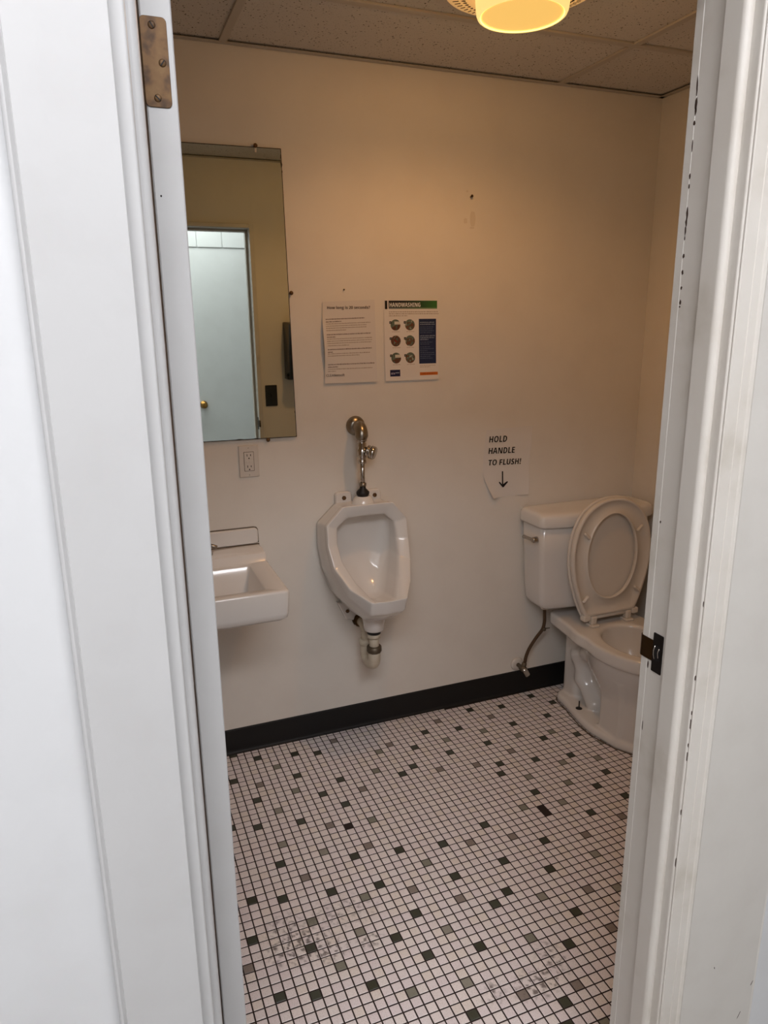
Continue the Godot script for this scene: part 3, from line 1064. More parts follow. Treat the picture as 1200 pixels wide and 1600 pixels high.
func seat_outline(grow: float) -> Array:
	var half := [Vector2(0.0, 0.0), Vector2(0.06, 0.0), Vector2(0.112, 0.0), Vector2(0.129, 0.016), Vector2(0.152, 0.07), Vector2(0.177, 0.15), Vector2(0.190, 0.23), Vector2(0.187, 0.30), Vector2(0.168, 0.372), Vector2(0.130, 0.430), Vector2(0.078, 0.464), Vector2(0.03, 0.4765), Vector2(0.0, 0.478)]
	var c := Vector2(0, 0.235)
	var pts := []
	for k in half.size():
		pts.append(half[k])
	for k in range(half.size() - 2, 0, -1):
		pts.append(Vector2(-half[k].x, half[k].y))
	var sm := catmull(pts, 4, true)
	var out := []
	for p in sm:
		var v: Vector2 = p
		out.append(v + (v - c).normalized() * grow)
	return out

func seat_hole(outer: Array) -> Array:
	var c := Vector2(0, 0.243)
	var out := []
	for p in outer:
		var v: Vector2 = p
		var a := (v - c).angle()
		var bb := 0.173
		var w := 0.117
		var q := Vector2(cos(a) / w, sin(a) / bb).length()
		out.append(c + Vector2(cos(a), sin(a)) / q)
	return out

func toilet() -> void:
	var t := thing("toilet", "white porcelain toilet with its seat and lid raised against the tank", "toilet", Vector3(TCX, 0, 0.36))
	var s := st(true)
	surface_net(s, bowl_field, Vector3(TCX - 0.20, -0.008, 0.05), Vector3(TCX + 0.20, 0.416, 0.70), 0.0068)
	obj("bowl", s, M.porcelain, t, Vector3.INF, false)
	# tank
	s = st(true)
	var loops := []
	for row in [[0.444, 0.205, 0.05, 0.135, 0.160], [0.446, 0.222, 0.036, 0.148, 0.175], [0.455, 0.236, 0.027, 0.156, 0.186], [0.475, 0.246, 0.022, 0.160, 0.193], [0.53, 0.252, 0.02, 0.163, 0.198], [0.70, 0.262, 0.018, 0.168, 0.206], [0.812, 0.267, 0.016, 0.171, 0.210]]:
		loops.append(tank_loop(row[1], row[2], row[3], row[4], row[0], 0.03))
	loft(s, loops)
	obj("tank", s, M.porcelain, t)
	s = st(true)
	loops = []
	for row in [[0.806, 0.268, 0.014, 0.172, 0.212], [0.8045, 0.272, 0.010, 0.176, 0.216], [0.807, 0.276, 0.008, 0.180, 0.220], [0.813, 0.2775, 0.0075, 0.1815, 0.2215], [0.846, 0.276, 0.008, 0.180, 0.220], [0.856, 0.271, 0.012, 0.175, 0.216], [0.861, 0.262, 0.02, 0.167, 0.206], [0.8635, 0.245, 0.036, 0.150, 0.188], [0.8645, 0.18, 0.06, 0.12, 0.15]]:
		loops.append(tank_loop(row[1], row[2], row[3], row[4], row[0], 0.03))
	loft(s, loops)
	obj("tank_lid", s, M.porcelain, t)
	# lever on the side of the tank
	s = st(true)
	turned(s, Vector3(TCX - 0.265, 0.750, 0.138), Vector3(-1, 0, 0), [Vector2(0, 0.013), Vector2(0.006, 0.013), Vector2(0.010, 0.012), Vector2(0.018, 0.012), Vector2(0.023, 0.009), Vector2(0.0255, 0.0)], 18)
	tube(s, [Vector3(TCX - 0.279, 0.750, 0.138), Vector3(TCX - 0.2815, 0.749, 0.118), Vector3(TCX - 0.2815, 0.747, 0.09), Vector3(TCX - 0.281, 0.7455, 0.066), Vector3(TCX - 0.281, 0.745, 0.06)], [0.0065, 0.0065, 0.007, 0.008, 0.004], 12)
	obj("flush_lever", s, M.chrome, t)
	# seat and lid
	var lean := deg_to_rad(2.0)
	var b := Basis(Vector3(1, 0, 0), Vector3(0, cos(lean), -sin(lean)), Vector3(0, sin(lean), cos(lean)))
	var xf := Transform3D(b, Vector3(TCX, 0.446, 0.283))
	var outer := seat_outline(0.0)
	var hole := seat_hole(outer)
	s = st(true)
	var n := outer.size()
	var rings := []
	for row in [[0.0, -0.006], [-0.004, -0.0115], [0.03, -0.013], [0.5, -0.0135], [0.95, -0.011], [1.0, -0.005], [1.0, 0.004], [0.975, 0.0075], [0.935, 0.0078], [0.90, 0.006], [0.87, 0.0015], [0.5, 0.0005], [0.20, 0.0015], [0.165, 0.006], [0.12, 0.0072], [0.04, 0.0068], [0.0, 0.003]]:
		var l := []
		for k in n:
			var p: Vector2 = outer[k].lerp(hole[k], row[0])
			l.append(xf * Vector3(p.x, p.y, row[1]))
		rings.append(l)
	rings.reverse()
	loft(s, rings, false, false, true)
	obj("seat", s, M.seat, t)
	var lid := seat_outline(0.006)
	s = st(true)
	rings = []
	for row in [[0.9, -0.0325], [0.25, -0.0325], [0.05, -0.030], [0.01, -0.026], [0.0, -0.021], [0.008, -0.0165], [0.04, -0.0155], [0.08, -0.0175], [0.9, -0.0175]]:
		var l := []
		for k in n:
			var p: Vector2 = lid[k].lerp(Vector2(0, 0.243), row[0])
			l.append(xf * Vector3(p.x, p.y, row[1]))
		rings.append(l)
	loft(s, rings)
	obj("lid", s, M.seat, t)
	for bp in [[-0.128, 0.340, 0.75], [0.128, 0.345, -0.75], [-0.122, 0.078, -0.75], [0.128, 0.088, 0.75]]:
		s = st()
		box(s, Vector3(-0.018, -0.0065, 0.0), Vector3(0.018, 0.0065, 0.0125), 0.004, xf * Transform3D(Basis(Vector3(0, 0, 1), -bp[2]), Vector3(bp[0], bp[1], 0.0)))
		obj("bumper", s, M.seat, t)
	for hx in [-0.078, 0.092]:
		s = st()
		box(s, Vector3(TCX + hx - 0.020, 0.401, 0.262), Vector3(TCX + hx + 0.020, 0.4125, 0.306), 0.004)
		box(s, Vector3(TCX + hx - 0.013, 0.410, 0.270), Vector3(TCX + hx + 0.013, 0.446, 0.296), 0.005)
		obj("hinge", s, M.seat, t)
	s = st(true)
	tube(s, [Vector3(TCX - 0.112, 0.437, 0.279), Vector3(TCX + 0.126, 0.437, 0.279)], 0.008, 14)
	obj("hinge_pin", s, M.seat, t)
	for e in [[-0.112, 1], [0.126, -1]]:
		s = st()
		box(s, Vector3(TCX + e[0] - 0.016, 0.427, 0.262), Vector3(TCX + e[0] + 0.016, 0.452, 0.292), 0.004)
		obj("hinge_block", s, M.seat, t)
	# bolt that holds the bowl down, its cap lost
	s = st(true)
	var bp2 := Vector3(1.735, 0.0325, 0.277)
	turned(s, bp2, Vector3.UP, [Vector2(-0.004, 0.014), Vector2(0.002, 0.014), Vector2(0.003, 0.012), Vector2(0.0035, 0.006), Vector2(0.007, 0.006), Vector2(0.0075, 0.0028), Vector2(0.035, 0.0028), Vector2(0.036, 0.0)], 12)
	obj("floor_bolt", s, M.rubber, t)
	# run of old caulk where the foot meets the floor
	s = st(true)
	var line := []
	for k in 40:
		var a := PI * 0.5 + PI * 1.06 * k / 39.0
		var dd := Vector2(cos(a), -sin(a))
		var rr := 0.10
		for q in 60:
			rr += 0.004
			var px := dd.x * rr
			var pz := 0.33 + dd.y * rr
			if smin(ell2(px, pz - 0.40, 0.155, 0.248), rbox2(px, pz - 0.27, 0.128, 0.165, 0.05), 0.06) > 0.0:
				break
		line.append(Vector3(TCX + dd.x * rr, 0.0008, 0.33 + dd.y * rr))
	tube(s, line, 0.0024, 8)
	obj("caulk", s, M.caulk, t)

func toilet_supply() -> void:
	var t := thing("supply_line", "corroded water supply hose and stop valve rising from the wall to the toilet tank", "pipe", Vector3(1.602, 0.13, 0.0))
	var s := st(true)
	turned(s, Vector3(1.600, 0.137, 0.0), Vector3(0, 0, 1), [Vector2(0, 0.031), Vector2(0.003, 0.031), Vector2(0.008, 0.024), Vector2(0.011, 0.013), Vector2(0.011, 0.0)], 28)
	obj("escutcheon", s, M.plate, t)
	s = st(true)
	turned(s, Vector3(1.600, 0.137, 0.008), Vector3(0, 0, 1), [Vector2(0, 0.009), Vector2(0.028, 0.009), Vector2(0.03, 0.014), Vector2(0.058, 0.014), Vector2(0.06, 0.008), Vector2(0.066, 0.008), Vector2(0.068, 0.0)], 16)
	turned(s, Vector3(1.600, 0.137, 0.052), Vector3(0.25, 1, 0), [Vector2(0, 0.0105), Vector2(0.026, 0.0105), Vector2(0.028, 0.008), Vector2(0.034, 0.0)], 14)
	obj("stop_valve", s, M.galv, t)
	s = st()
	prism(s, rounded_rect(-0.012, -0.021, 0.012, 0.021, 0.009, 5), 0.0, 0.008, Transform3D(Basis(Vector3(0, 0, 1), 0.5), Vector3(1.601, 0.130, 0.074)), 0.002)
	obj("valve_handle", s, M.chrome, t)
	s = st(true)
	var path := catmull([Vector3(1.608, 0.165, 0.052), Vector3(1.612, 0.195, 0.054), Vector3(1.622, 0.235, 0.062), Vector3(1.645, 0.285, 0.075), Vector3(1.668, 0.325, 0.085), Vector3(1.674, 0.36, 0.088), Vector3(1.672, 0.40, 0.088), Vector3(1.672, 0.437, 0.088)], 6)
	tube(s, path, 0.0072, 12)
	obj("hose", s, M.hose, t)
	s = st(true)
	turned(s, Vector3(1.672, 0.318, 0.0855), Vector3(0.18, 1, 0.05), [Vector2(0, 0.0085), Vector2(0.002, 0.0105), Vector2(0.012, 0.0105), Vector2(0.014, 0.0085)], 8)
	tube(s, [Vector3(1.672, 0.326, 0.0855), Vector3(1.695, 0.332, 0.10)], [0.004, 0.002], 8)
	obj("clamp", s, M.galv, t)
	s = st(true)
	turned(s, Vector3(1.672, 0.418, 0.088), Vector3.UP, [Vector2(0, 0.009), Vector2(0.002, 0.016), Vector2(0.02, 0.019), Vector2(0.027, 0.019)], 16)
	obj("coupling_nut", s, M.seat, t)

# ------------------------------------------------------------------ urinal
const UX := 0.868

func urinal_loop(half: Array, fillet: float) -> Array:
	# half: points from the top centre down the right side to the bottom centre
	var pts := []
	for k in half.size():
		pts.append(half[k])
	for k in range(half.size() - 2, 0, -1):
		pts.append(Vector3(-half[k].x, half[k].y, half[k].z))
	var out := []
	var n := pts.size()
	for k in n:
		var a: Vector3 = pts[(k + n - 1) % n]
		var b: Vector3 = pts[k]
		var c: Vector3 = pts[(k + 1) % n]
		var r0 := minf(fillet, a.distance_to(b) * 0.45)
		var r1 := minf(fillet, b.distance_to(c) * 0.45)
		var p0 := b + (a - b).normalized() * r0
		var p1 := b + (c - b).normalized() * r1
		for q in 5:
			var t := q / 4.0
			var v := p0.lerp(b, t).lerp(b.lerp(p1, t), t)
			out.append(v + Vector3(UX, 0, 0))
	out.reverse()   # counter-clockwise seen from the front
	return out

func shrink(half: Array, d: float, dz: float, c: Vector2) -> Array:
	var out := []
	for p in half:
		var v := Vector2(p.x, p.y) - c
		var l := v.length()
		v = v * ((l - d) / l)
		out.append(Vector3(maxf(v.x + c.x, 0.0) if p.x > 0.0 else 0.0, v.y + c.y, p.z + dz))
	return out

func mix3(a: Array, b: Array, t: float, dx := 0.0) -> Array:
	var out := []
	for k in a.size():
		var v: Vector3 = (a[k] as Vector3).lerp(b[k], t)
		if v.x > 0.0:
			v.x += dx
		out.append(v)
	return out

func urinal() -> void:
	var t := thing("urinal", "white porcelain wall urinal with an angular rim and projecting lip", "urinal", Vector3(UX, 0.48, 0.0))
	var s := st(true)
	var back := [Vector3(0, 0.958, 0.002), Vector3(0.088, 0.955, 0.002), Vector3(0.163, 0.885, 0.002), Vector3(0.164, 0.80, 0.002), Vector3(0.152, 0.715, 0.002), Vector3(0.122, 0.62, 0.002), Vector3(0.075, 0.545, 0.002), Vector3(0, 0.53, 0.002)]
	var front := [Vector3(0, 0.967, 0.126), Vector3(0.0965, 0.966, 0.126), Vector3(0.1555, 0.898, 0.116), Vector3(0.157, 0.822, 0.130), Vector3(0.149, 0.752, 0.168), Vector3(0.116, 0.692, 0.245), Vector3(0.066, 0.664, 0.330), Vector3(0, 0.662, 0.334)]
	var under := [Vector3(0, 0.962, 0.10), Vector3(0.0975, 0.961, 0.10), Vector3(0.1575, 0.896, 0.094), Vector3(0.1595, 0.815, 0.108), Vector3(0.152, 0.735, 0.145), Vector3(0.119, 0.662, 0.222), Vector3(0.063, 0.614, 0.312), Vector3(0, 0.612, 0.316)]
	var belly := [Vector3(0, 0.958, 0.05), Vector3(0.093, 0.957, 0.05), Vector3(0.161, 0.892, 0.05), Vector3(0.163, 0.805, 0.06), Vector3(0.154, 0.715, 0.095), Vector3(0.118, 0.625, 0.17), Vector3(0.062, 0.572, 0.25), Vector3(0, 0.566, 0.255)]
	var inner := [Vector3(0, 0.919, 0.104), Vector3(0.074, 0.918, 0.104), Vector3(0.112, 0.882, 0.100), Vector3(0.116, 0.822, 0.112), Vector3(0.111, 0.765, 0.146), Vector3(0.083, 0.703, 0.212), Vector3(0.040, 0.650, 0.292), Vector3(0, 0.648, 0.296)]
	var deep := [Vector3(0, 0.915, 0.045), Vector3(0.070, 0.914, 0.045), Vector3(0.108, 0.880, 0.045), Vector3(0.110, 0.82, 0.045), Vector3(0.104, 0.76, 0.05), Vector3(0.082, 0.685, 0.075), Vector3(0.045, 0.622, 0.14), Vector3(0, 0.612, 0.15)]
	var floor_ := [Vector3(0, 0.88, 0.030), Vector3(0.05, 0.88, 0.030), Vector3(0.085, 0.86, 0.030), Vector3(0.088, 0.81, 0.030), Vector3(0.082, 0.75, 0.032), Vector3(0.062, 0.68, 0.050), Vector3(0.034, 0.628, 0.10), Vector3(0, 0.618, 0.11)]
	var c := Vector2(0, 0.82)
	var loops := []
	loops.append(urinal_loop(back, 0.012))
	loops.append(urinal_loop(mix3(back, belly, 0.5, 0.003), 0.012))
	loops.append(urinal_loop(belly, 0.012))
	loops.append(urinal_loop(mix3(belly, under, 0.55, 0.003), 0.010))
	loops.append(urinal_loop(mix3(belly, under, 0.93), 0.009))
	loops.append(urinal_loop(under, 0.009))
	loops.append(urinal_loop(mix3(under, front, 0.12, 0.0008), 0.008))
	loops.append(urinal_loop(mix3(under, front, 0.86), 0.007))
	loops.append(urinal_loop(shrink(front, 0.0012, -0.0004, c), 0.007))
	loops.append(urinal_loop(shrink(front, 0.0045, 0.0, c), 0.007))
	loops.append(urinal_loop(mix3(front, inner, 0.80), 0.007))
	loops.append(urinal_loop(mix3(front, inner, 0.94), 0.007))
	loops.append(urinal_loop(shrink(inner, 0.0005, -0.004, c), 0.008))
	loops.append(urinal_loop(mix3(inner, deep, 0.25), 0.010))
	loops.append(urinal_loop(mix3(inner, deep, 0.8), 0.014))
	loops.append(urinal_loop(deep, 0.016))
	loops.append(urinal_loop(mix3(deep, floor_, 0.5), 0.016))
	loops.append(urinal_loop(floor_, 0.016))
	loft(s, loops)
	# hump that takes the spud, and the outlet collar below
	turned(s, Vector3(UX, 0.945, 0.07), Vector3.UP, [Vector2(0, 0.045), Vector2(0.02, 0.040), Vector2(0.034, 0.034), Vector2(0.041, 0.028), Vector2(0.042, 0.0)], 24)
	turned(s, Vector3(UX, 0.60, 0.165), Vector3.DOWN, [Vector2(0, 0.075), Vector2(0.035, 0.055), Vector2(0.06, 0.044), Vector2(0.085, 0.039), Vector2(0.104, 0.037), Vector2(0.107, 0.034), Vector2(0.107, 0.0)], 28)
	obj("basin", s, M.porcelain, t)
	# fixing lugs
	for l in [[-0.058, 0.973], [0.058, 0.973]]:
		s = st()
		prism(s, rounded_rect(UX + l[0] - 0.032, l[1] - 0.035, UX + l[0] + 0.032, l[1] + 0.022, 0.014, 5), 0.001, 0.022, Transform3D(), 0.004)
		obj("lug", s, M.porcelain, t)
		s = st(true)
		turned(s, Vector3(UX + l[0] + (0.006 if l[0] > 0 else 0.0), l[1], 0.021), Vector3(0, 0, 1), [Vector2(0, 0.0085), Vector2(0.005, 0.0085), Vector2(0.0075, 0.006), Vector2(0.0085, 0.0)], 6)
		obj("bolt", s, M.brass, t)
	s = st()
	prism(s, PackedVector2Array([Vector2(UX - 0.095, 0.56), Vector2(UX - 0.062, 0.488), Vector2(UX - 0.03, 0.478), Vector2(UX + 0.03, 0.478), Vector2(UX + 0.062, 0.488), Vector2(UX + 0.095, 0.56)]), 0.001, 0.024, Transform3D(), 0.004)
	obj("lug", s, M.porcelain, t)
	s = st(true)
	turned(s, Vector3(UX - 0.056, 0.522, 0.023), Vector3(0, 0, 1), [Vector2(0, 0.008), Vector2(0.004, 0.008), Vector2(0.007, 0.005), Vector2(0.008, 0.0)], 6)
	obj("bolt", s, M.brass, t)

func flush_valve() -> void:
	var t := thing("flush_valve", "chrome urinal flush valve with a push button above the urinal", "valve", Vector3(UX, 1.0, 0.0))
	var az := 0.07
	var s := st(true)
	turned(s, Vector3(UX, 1.237, 0.0), Vector3(0, 0, 1), [Vector2(0, 0.036), Vector2(0.004, 0.036), Vector2(0.012, 0.031), Vector2(0.02, 0.02), Vector2(0.022, 0.0)], 32)
	obj("escutcheon", s, M.dull_chrome, t)
	s = st(true)
	var path := [Vector3(UX, 1.237, 0.012), Vector3(UX, 1.237, 0.03)]
	for k in 9:
		var a := PI / 2 * k / 8.0
		path.append(Vector3(UX, 1.207 + 0.03 * cos(a), az - 0.03 + 0.03 * sin(a)))
	path.append(Vector3(UX, 1.196, az))
	var rad := [0.017, 0.020]
	for k in 9:
		rad.append(0.0235)
	rad.append(0.019)
	tube(s, path, rad, 20)
	obj("elbow", s, M.dull_chrome, t)
	s = st(true)
	turned(s, Vector3(UX, 1.200, az), Vector3.DOWN, [Vector2(0, 0.0175), Vector2(0.004, 0.0185), Vector2(0.010, 0.0185), Vector2(0.0115, 0.0135), Vector2(0.016, 0.0135), Vector2(0.018, 0.016), Vector2(0.034, 0.016), Vector2(0.037, 0.0195), Vector2(0.066, 0.0195), Vector2(0.074, 0.0135), Vector2(0.080, 0.0135), Vector2(0.082, 0.0155), Vector2(0.091, 0.0155), Vector2(0.094, 0.009)], 24)
	obj("valve_body", s, M.chrome, t)
	s = st(true)
	turned(s, Vector3(UX, 1.160, az), Vector3(0.75, -0.28, 0.6), [Vector2(0.006, 0.013), Vector2(0.02, 0.013), Vector2(0.021, 0.0225), Vector2(0.027, 0.0225), Vector2(0.028, 0.0185), Vector2(0.033, 0.0185), Vector2(0.034, 0.0245), Vector2(0.048, 0.0245), Vector2(0.052, 0.021), Vector2(0.053, 0.0)], 28)
	obj("push_button", s, M.chrome, t)
	s = st(true)
	turned(s, Vector3(UX, 1.108, az), Vector3.DOWN, [Vector2(0, 0.0088), Vector2(0.085, 0.0088)], 18)
	obj("supply_tube", s, M.chrome, t)
	s = st(true)
	turned(s, Vector3(UX, 1.036, az), Vector3.DOWN, [Vector2(0, 0.0095), Vector2(0.001, 0.0135), Vector2(0.012, 0.0135), Vector2(0.014, 0.0105)], 6)
	obj("coupling", s, M.dull_chrome, t)
	s = st(true)
	turned(s, Vector3(UX, 1.023, az), Vector3.DOWN, [Vector2(0, 0.0105), Vector2(0.008, 0.0115), Vector2(0.02, 0.023), Vector2(0.025, 0.0245), Vector2(0.031, 0.0235), Vector2(0.033, 0.021), Vector2(0.037, 0.021)], 24)
	obj("rubber_spud", s, M.rubber, t)

func urinal_drain() -> void:
	var t := thing("drain_trap", "stained plastic drain trap curling under the urinal into the wall", "pipe", Vector3(UX, 0.35, 0.16))
	var dz := 0.165
	var s := st(true)
	turned(s, Vector3(UX, 0.4945, dz), Vector3.DOWN, [Vector2(0, 0.026), Vector2(0.015, 0.026), Vector2(0.016, 0.022)], 24)
	obj("gasket", s, M.rubber, t)
	s = st(true)
	turned(s, Vector3(UX, 0.4785, dz), Vector3.DOWN, [Vector2(0, 0.022), Vector2(0.003, 0.0265), Vector2(0.016, 0.0265), Vector2(0.019, 0.021), Vector2(0.019, 0.0185)], 8)
	obj("slip_nut", s, M.pvc, t)
	s = st(true)
	turned(s, Vector3(UX, 0.462, dz), Vector3.DOWN, [Vector2(0, 0.0185), Vector2(0.055, 0.0185)], 20)
	obj("tailpiece", s, M.pvc, t)
	s = st(true)
	turned(s, Vector3(UX, 0.428, dz), Vector3.DOWN, [Vector2(0, 0.020), Vector2(0.002, 0.0275), Vector2(0.022, 0.0285), Vector2(0.026, 0.0255), Vector2(0.027, 0.022)], 10)
	obj("compression_nut", s, M.galv, t)
	s = st(true)
	var path := [Vector3(UX, 0.403, dz), Vector3(UX, 0.382, dz)]
	for k in range(0, 13):
		var a := PI * k / 12.0
		path.append(Vector3(UX - 0.006 * k / 12.0, 0.372 - 0.028 * sin(a), dz - 0.036 + 0.036 * cos(a)))
	path.append(Vector3(UX - 0.006, 0.39, dz - 0.072))
	path.append(Vector3(UX - 0.006, 0.425, dz - 0.072))
	tube(s, path, 0.0235, 20)
	obj("trap_bend", s, M.pvc, t)
	s = st(true)
	turned(s, Vector3(UX - 0.006, 0.405, dz - 0.072), Vector3.UP, [Vector2(0, 0.0265), Vector2(0.020, 0.0275), Vector2(0.024, 0.022)], 10)
	obj("compression_nut", s, M.pvc, t)
	s = st(true)
	path = [Vector3(UX - 0.006, 0.42, dz - 0.072), Vector3(UX - 0.006, 0.445, dz - 0.072)]
	for k in range(1, 8):
		var a := PI / 2 * k / 7.0
		path.append(Vector3(UX - 0.006, 0.445 + 0.034 * sin(a), dz - 0.072 - 0.034 + 0.034 * cos(a)))
	path.append(Vector3(UX - 0.006, 0.479, 0.02))
	tube(s, path, 0.0185, 18)
	obj("waste_arm", s, M.pvc, t)
	s = st(true)
	turned(s, Vector3(UX - 0.006, 0.479, 0.006), Vector3(0, 0, 1), [Vector2(0, 0.030), Vector2(0.012, 0.030), Vector2(0.014, 0.027), Vector2(0.034, 0.027), Vector2(0.037, 0.021)], 8)
	obj("wall_nut", s, M.dark_brass, t)
	s = st(true)
	turned(s, Vector3(UX - 0.004, 0.352, dz - 0.01), Vector3(0.1, -1, 0.45), [Vector2(0.006, 0.011), Vector2(0.015, 0.011), Vector2(0.0175, 0.008), Vector2(0.018, 0.0)], 8)
	obj("cleanout_plug", s, M.dark_brass, t)

# ------------------------------------------------------------------ sink
func ring_rect(x0: float, z0: float, x1: float, z1: float, r: float, y: float) -> Array:
	var out := []
	for p in rounded_rect(x0, -z1, x1, -z0, r, 5):
		out.append(Vector3(p.x, y, -p.y))
	return out

func sink() -> void:
	var x0 := -0.02
	var x1 := 0.4875
	var t := thing("sink", "white porcelain wall-hung sink with a raised back ledge", "sink", Vector3((x0 + x1) * 0.5, 0.70, 0.0))
	var s := st(true)
	var loops := []
	loops.append(ring_rect(x0 + 0.035, 0.004, x1 - 0.035, 0.41, 0.03, 0.700))
	loops.append(ring_rect(x0 + 0.016, 0.004, x1 - 0.016, 0.436, 0.022, 0.704))
	loops.append(ring_rect(x0 + 0.006, 0.002, x1 - 0.006, 0.446, 0.016, 0.714))
	loops.append(ring_rect(x0 + 0.003, 0.002, x1 - 0.003, 0.4495, 0.014, 0.730))
	loops.append(ring_rect(x0, 0.002, x1, 0.451, 0.012, 0.797))
	loops.append(ring_rect(x0 + 0.001, 0.002, x1 - 0.001, 0.450, 0.012, 0.803))
	loops.append(ring_rect(x0 + 0.005, 0.004, x1 - 0.005, 0.446, 0.012, 0.806))
	loops.append(ring_rect(x0 + 0.012, 0.012, x1 - 0.012, 0.439, 0.012, 0.8055))
	loops.append(ring_rect(x0 + 0.064, 0.158, x1 - 0.064, 0.409, 0.010, 0.803))
	loops.append(ring_rect(x0 + 0.067, 0.161, x1 - 0.067, 0.406, 0.010, 0.799))
	loops.append(ring_rect(x0 + 0.082, 0.180, x1 - 0.085, 0.392, 0.014, 0.715))
	loops.append(ring_rect(x0 + 0.13, 0.235, x1 - 0.13, 0.375, 0.03, 0.708))
	loops.append(ring_rect(x0 + 0.22, 0.29, x1 - 0.22, 0.32, 0.01, 0.703))
	loft(s, loops)
	# raised ledge for the taps
	var led := []
	for row in [[0.803, 0.0, 0.139], [0.8055, 0.0, 0.134], [0.828, 0.001, 0.124], [0.8315, 0.003, 0.121], [0.8325, 0.007, 0.116]]:
		led.append(ring_rect(x0 + row[1], 0.002 + row[1] * 0.5, x1 - row[1], row[2], 0.010, row[0]))
	loft(s, led)
	obj("basin", s, M.porcelain, t)
	s = st()
	prism(s, rounded_rect(x0 + 0.004, 0.834, x1 - 0.004, 0.893, 0.013, 6), 0.001, 0.016, Transform3D(), 0.004)
	obj("backsplash", s, M.porcelain, t)
	s = st(true)
	tube(s, [Vector3(x0, 0.8335, 0.0165), Vector3(x1 - 0.002, 0.8335, 0.0165)], 0.0022, 8)
	var tc := [Vector3(x0 + 0.03, 0.8945, 0.002), Vector3(x1 - 0.018, 0.8945, 0.002), Vector3(x1 - 0.008, 0.892, 0.002), Vector3(x1 - 0.003, 0.884, 0.002), Vector3(x1 - 0.002, 0.836, 0.002)]
	tube(s, tc, 0.0019, 8)
	obj("caulk", s, M.caulk, t)
	s = st(true)
	turned(s, Vector3((x0 + x1) * 0.5, 0.7035, 0.305), Vector3.UP, [Vector2(0, 0.023), Vector2(0.002, 0.022), Vector2(0.002, 0.0)], 20)
	obj("drain", s, M.chrome, t)
	var fx := (x0 + x1) * 0.5
	var f := thing("faucet", "chrome two-handle faucet on the back ledge of the sink", "faucet", Vector3(fx, 0.833, 0.07))
	s = st(true)
	loft(s, [ring_rect(fx - 0.078, 0.045, fx + 0.078, 0.097, 0.024, 0.8325), ring_rect(fx - 0.078, 0.045, fx + 0.078, 0.097, 0.024, 0.842), ring_rect(fx - 0.07, 0.052, fx + 0.07, 0.09, 0.018, 0.847)])
	obj("base_plate", s, M.chrome, f)
	for sx in [-0.052, 0.052]:
		s = st(true)
		turned(s, Vector3(fx + sx, 0.845, 0.071), Vector3.UP, [Vector2(0, 0.015), Vector2(0.016, 0.013), Vector2(0.018, 0.016), Vector2(0.026, 0.015), Vector2(0.028, 0.0)], 18)
		tube(s, [Vector3(fx + sx, 0.867, 0.071), Vector3(fx + sx * 1.35, 0.866, 0.080), Vector3(fx + sx * 1.75, 0.862, 0.092)], [0.008, 0.0075, 0.0055], 10)
		obj("handle", s, M.dull_chrome, f)
	s = st(true)
	tube(s, catmull([Vector3(fx, 0.845, 0.07), Vector3(fx, 0.875, 0.075), Vector3(fx, 0.89, 0.105), Vector3(fx, 0.885, 0.15), Vector3(fx, 0.868, 0.178)], 5), 0.0115, 14)
	obj("spout", s, M.chrome, f)

# ------------------------------------------------------------------ things on the walls
func mirror() -> void:
	var t := thing("wall_mirror", "tall frameless wall mirror with tarnished edges above the sink", "mirror", Vector3(0.35, 1.21, 0.0))
	var poly := PackedVector2Array([Vector2(0.035, 1.2165), Vector2(0.6438, 1.2113), Vector2(0.6304, 2.1527), Vector2(0.025, 2.1485)])
	var s := st()
	prism(s, poly, 0.0035, 0.0085)
	obj("backing_edge", s, M.mirror_edge, t)
	s = st()
	var ins := inset(poly, 0.0026)
	prism(s, ins, 0.0086, 0.0092)
	obj("glass", s, M.mirror, t)
	# ragged black spots where the silvering has failed along the edge
	for q in [[0.6303, 2.128, 0.012, 0.0025], [0.6310, 2.105, 0.014, 0.003], [0.6318, 2.083, 0.007, 0.002], [0.6415, 1.30, 0.006, 0.0016], [0.436, 1.2155, 0.0016, 0.02], [0.5, 1.2148, 0.0018, 0.012]]:
		s = st()
		var p := PackedVector2Array()
		for k in 9:
			var a := TAU * k / 9.0
			p.append(Vector2(q[0] - 0.0016 + cos(a) * q[3] * rng.randf_range(0.5, 1.1), q[1] + sin(a) * q[2] * rng.randf_range(0.6, 1.1)))
		prism(s, p, 0.0092, 0.0094)
		obj("tarnish", s, M.mirror_edge, t)
	for q in [[0.5467, 2.1555], [0.6445, 1.704], [0.539, 1.2075]]:
		s = st(true)
		turned(s, Vector3(q[0], q[1], 0.001), Vector3(0, 0, 1), [Vector2(0, 0.004), Vector2(0.009, 0.004), Vector2(0.0095, 0.0072), Vector2(0.012, 0.0062), Vector2(0.0135, 0.0)], 14)
		obj("clip_screw", s, M.brass, t)
	s = st()
	box(s, Vector3(0.5437, 2.136, 0.009), Vector3(0.5497, 2.151, 0.0105), 0.0005)
	obj("clip_tab", s, M.plate, t)

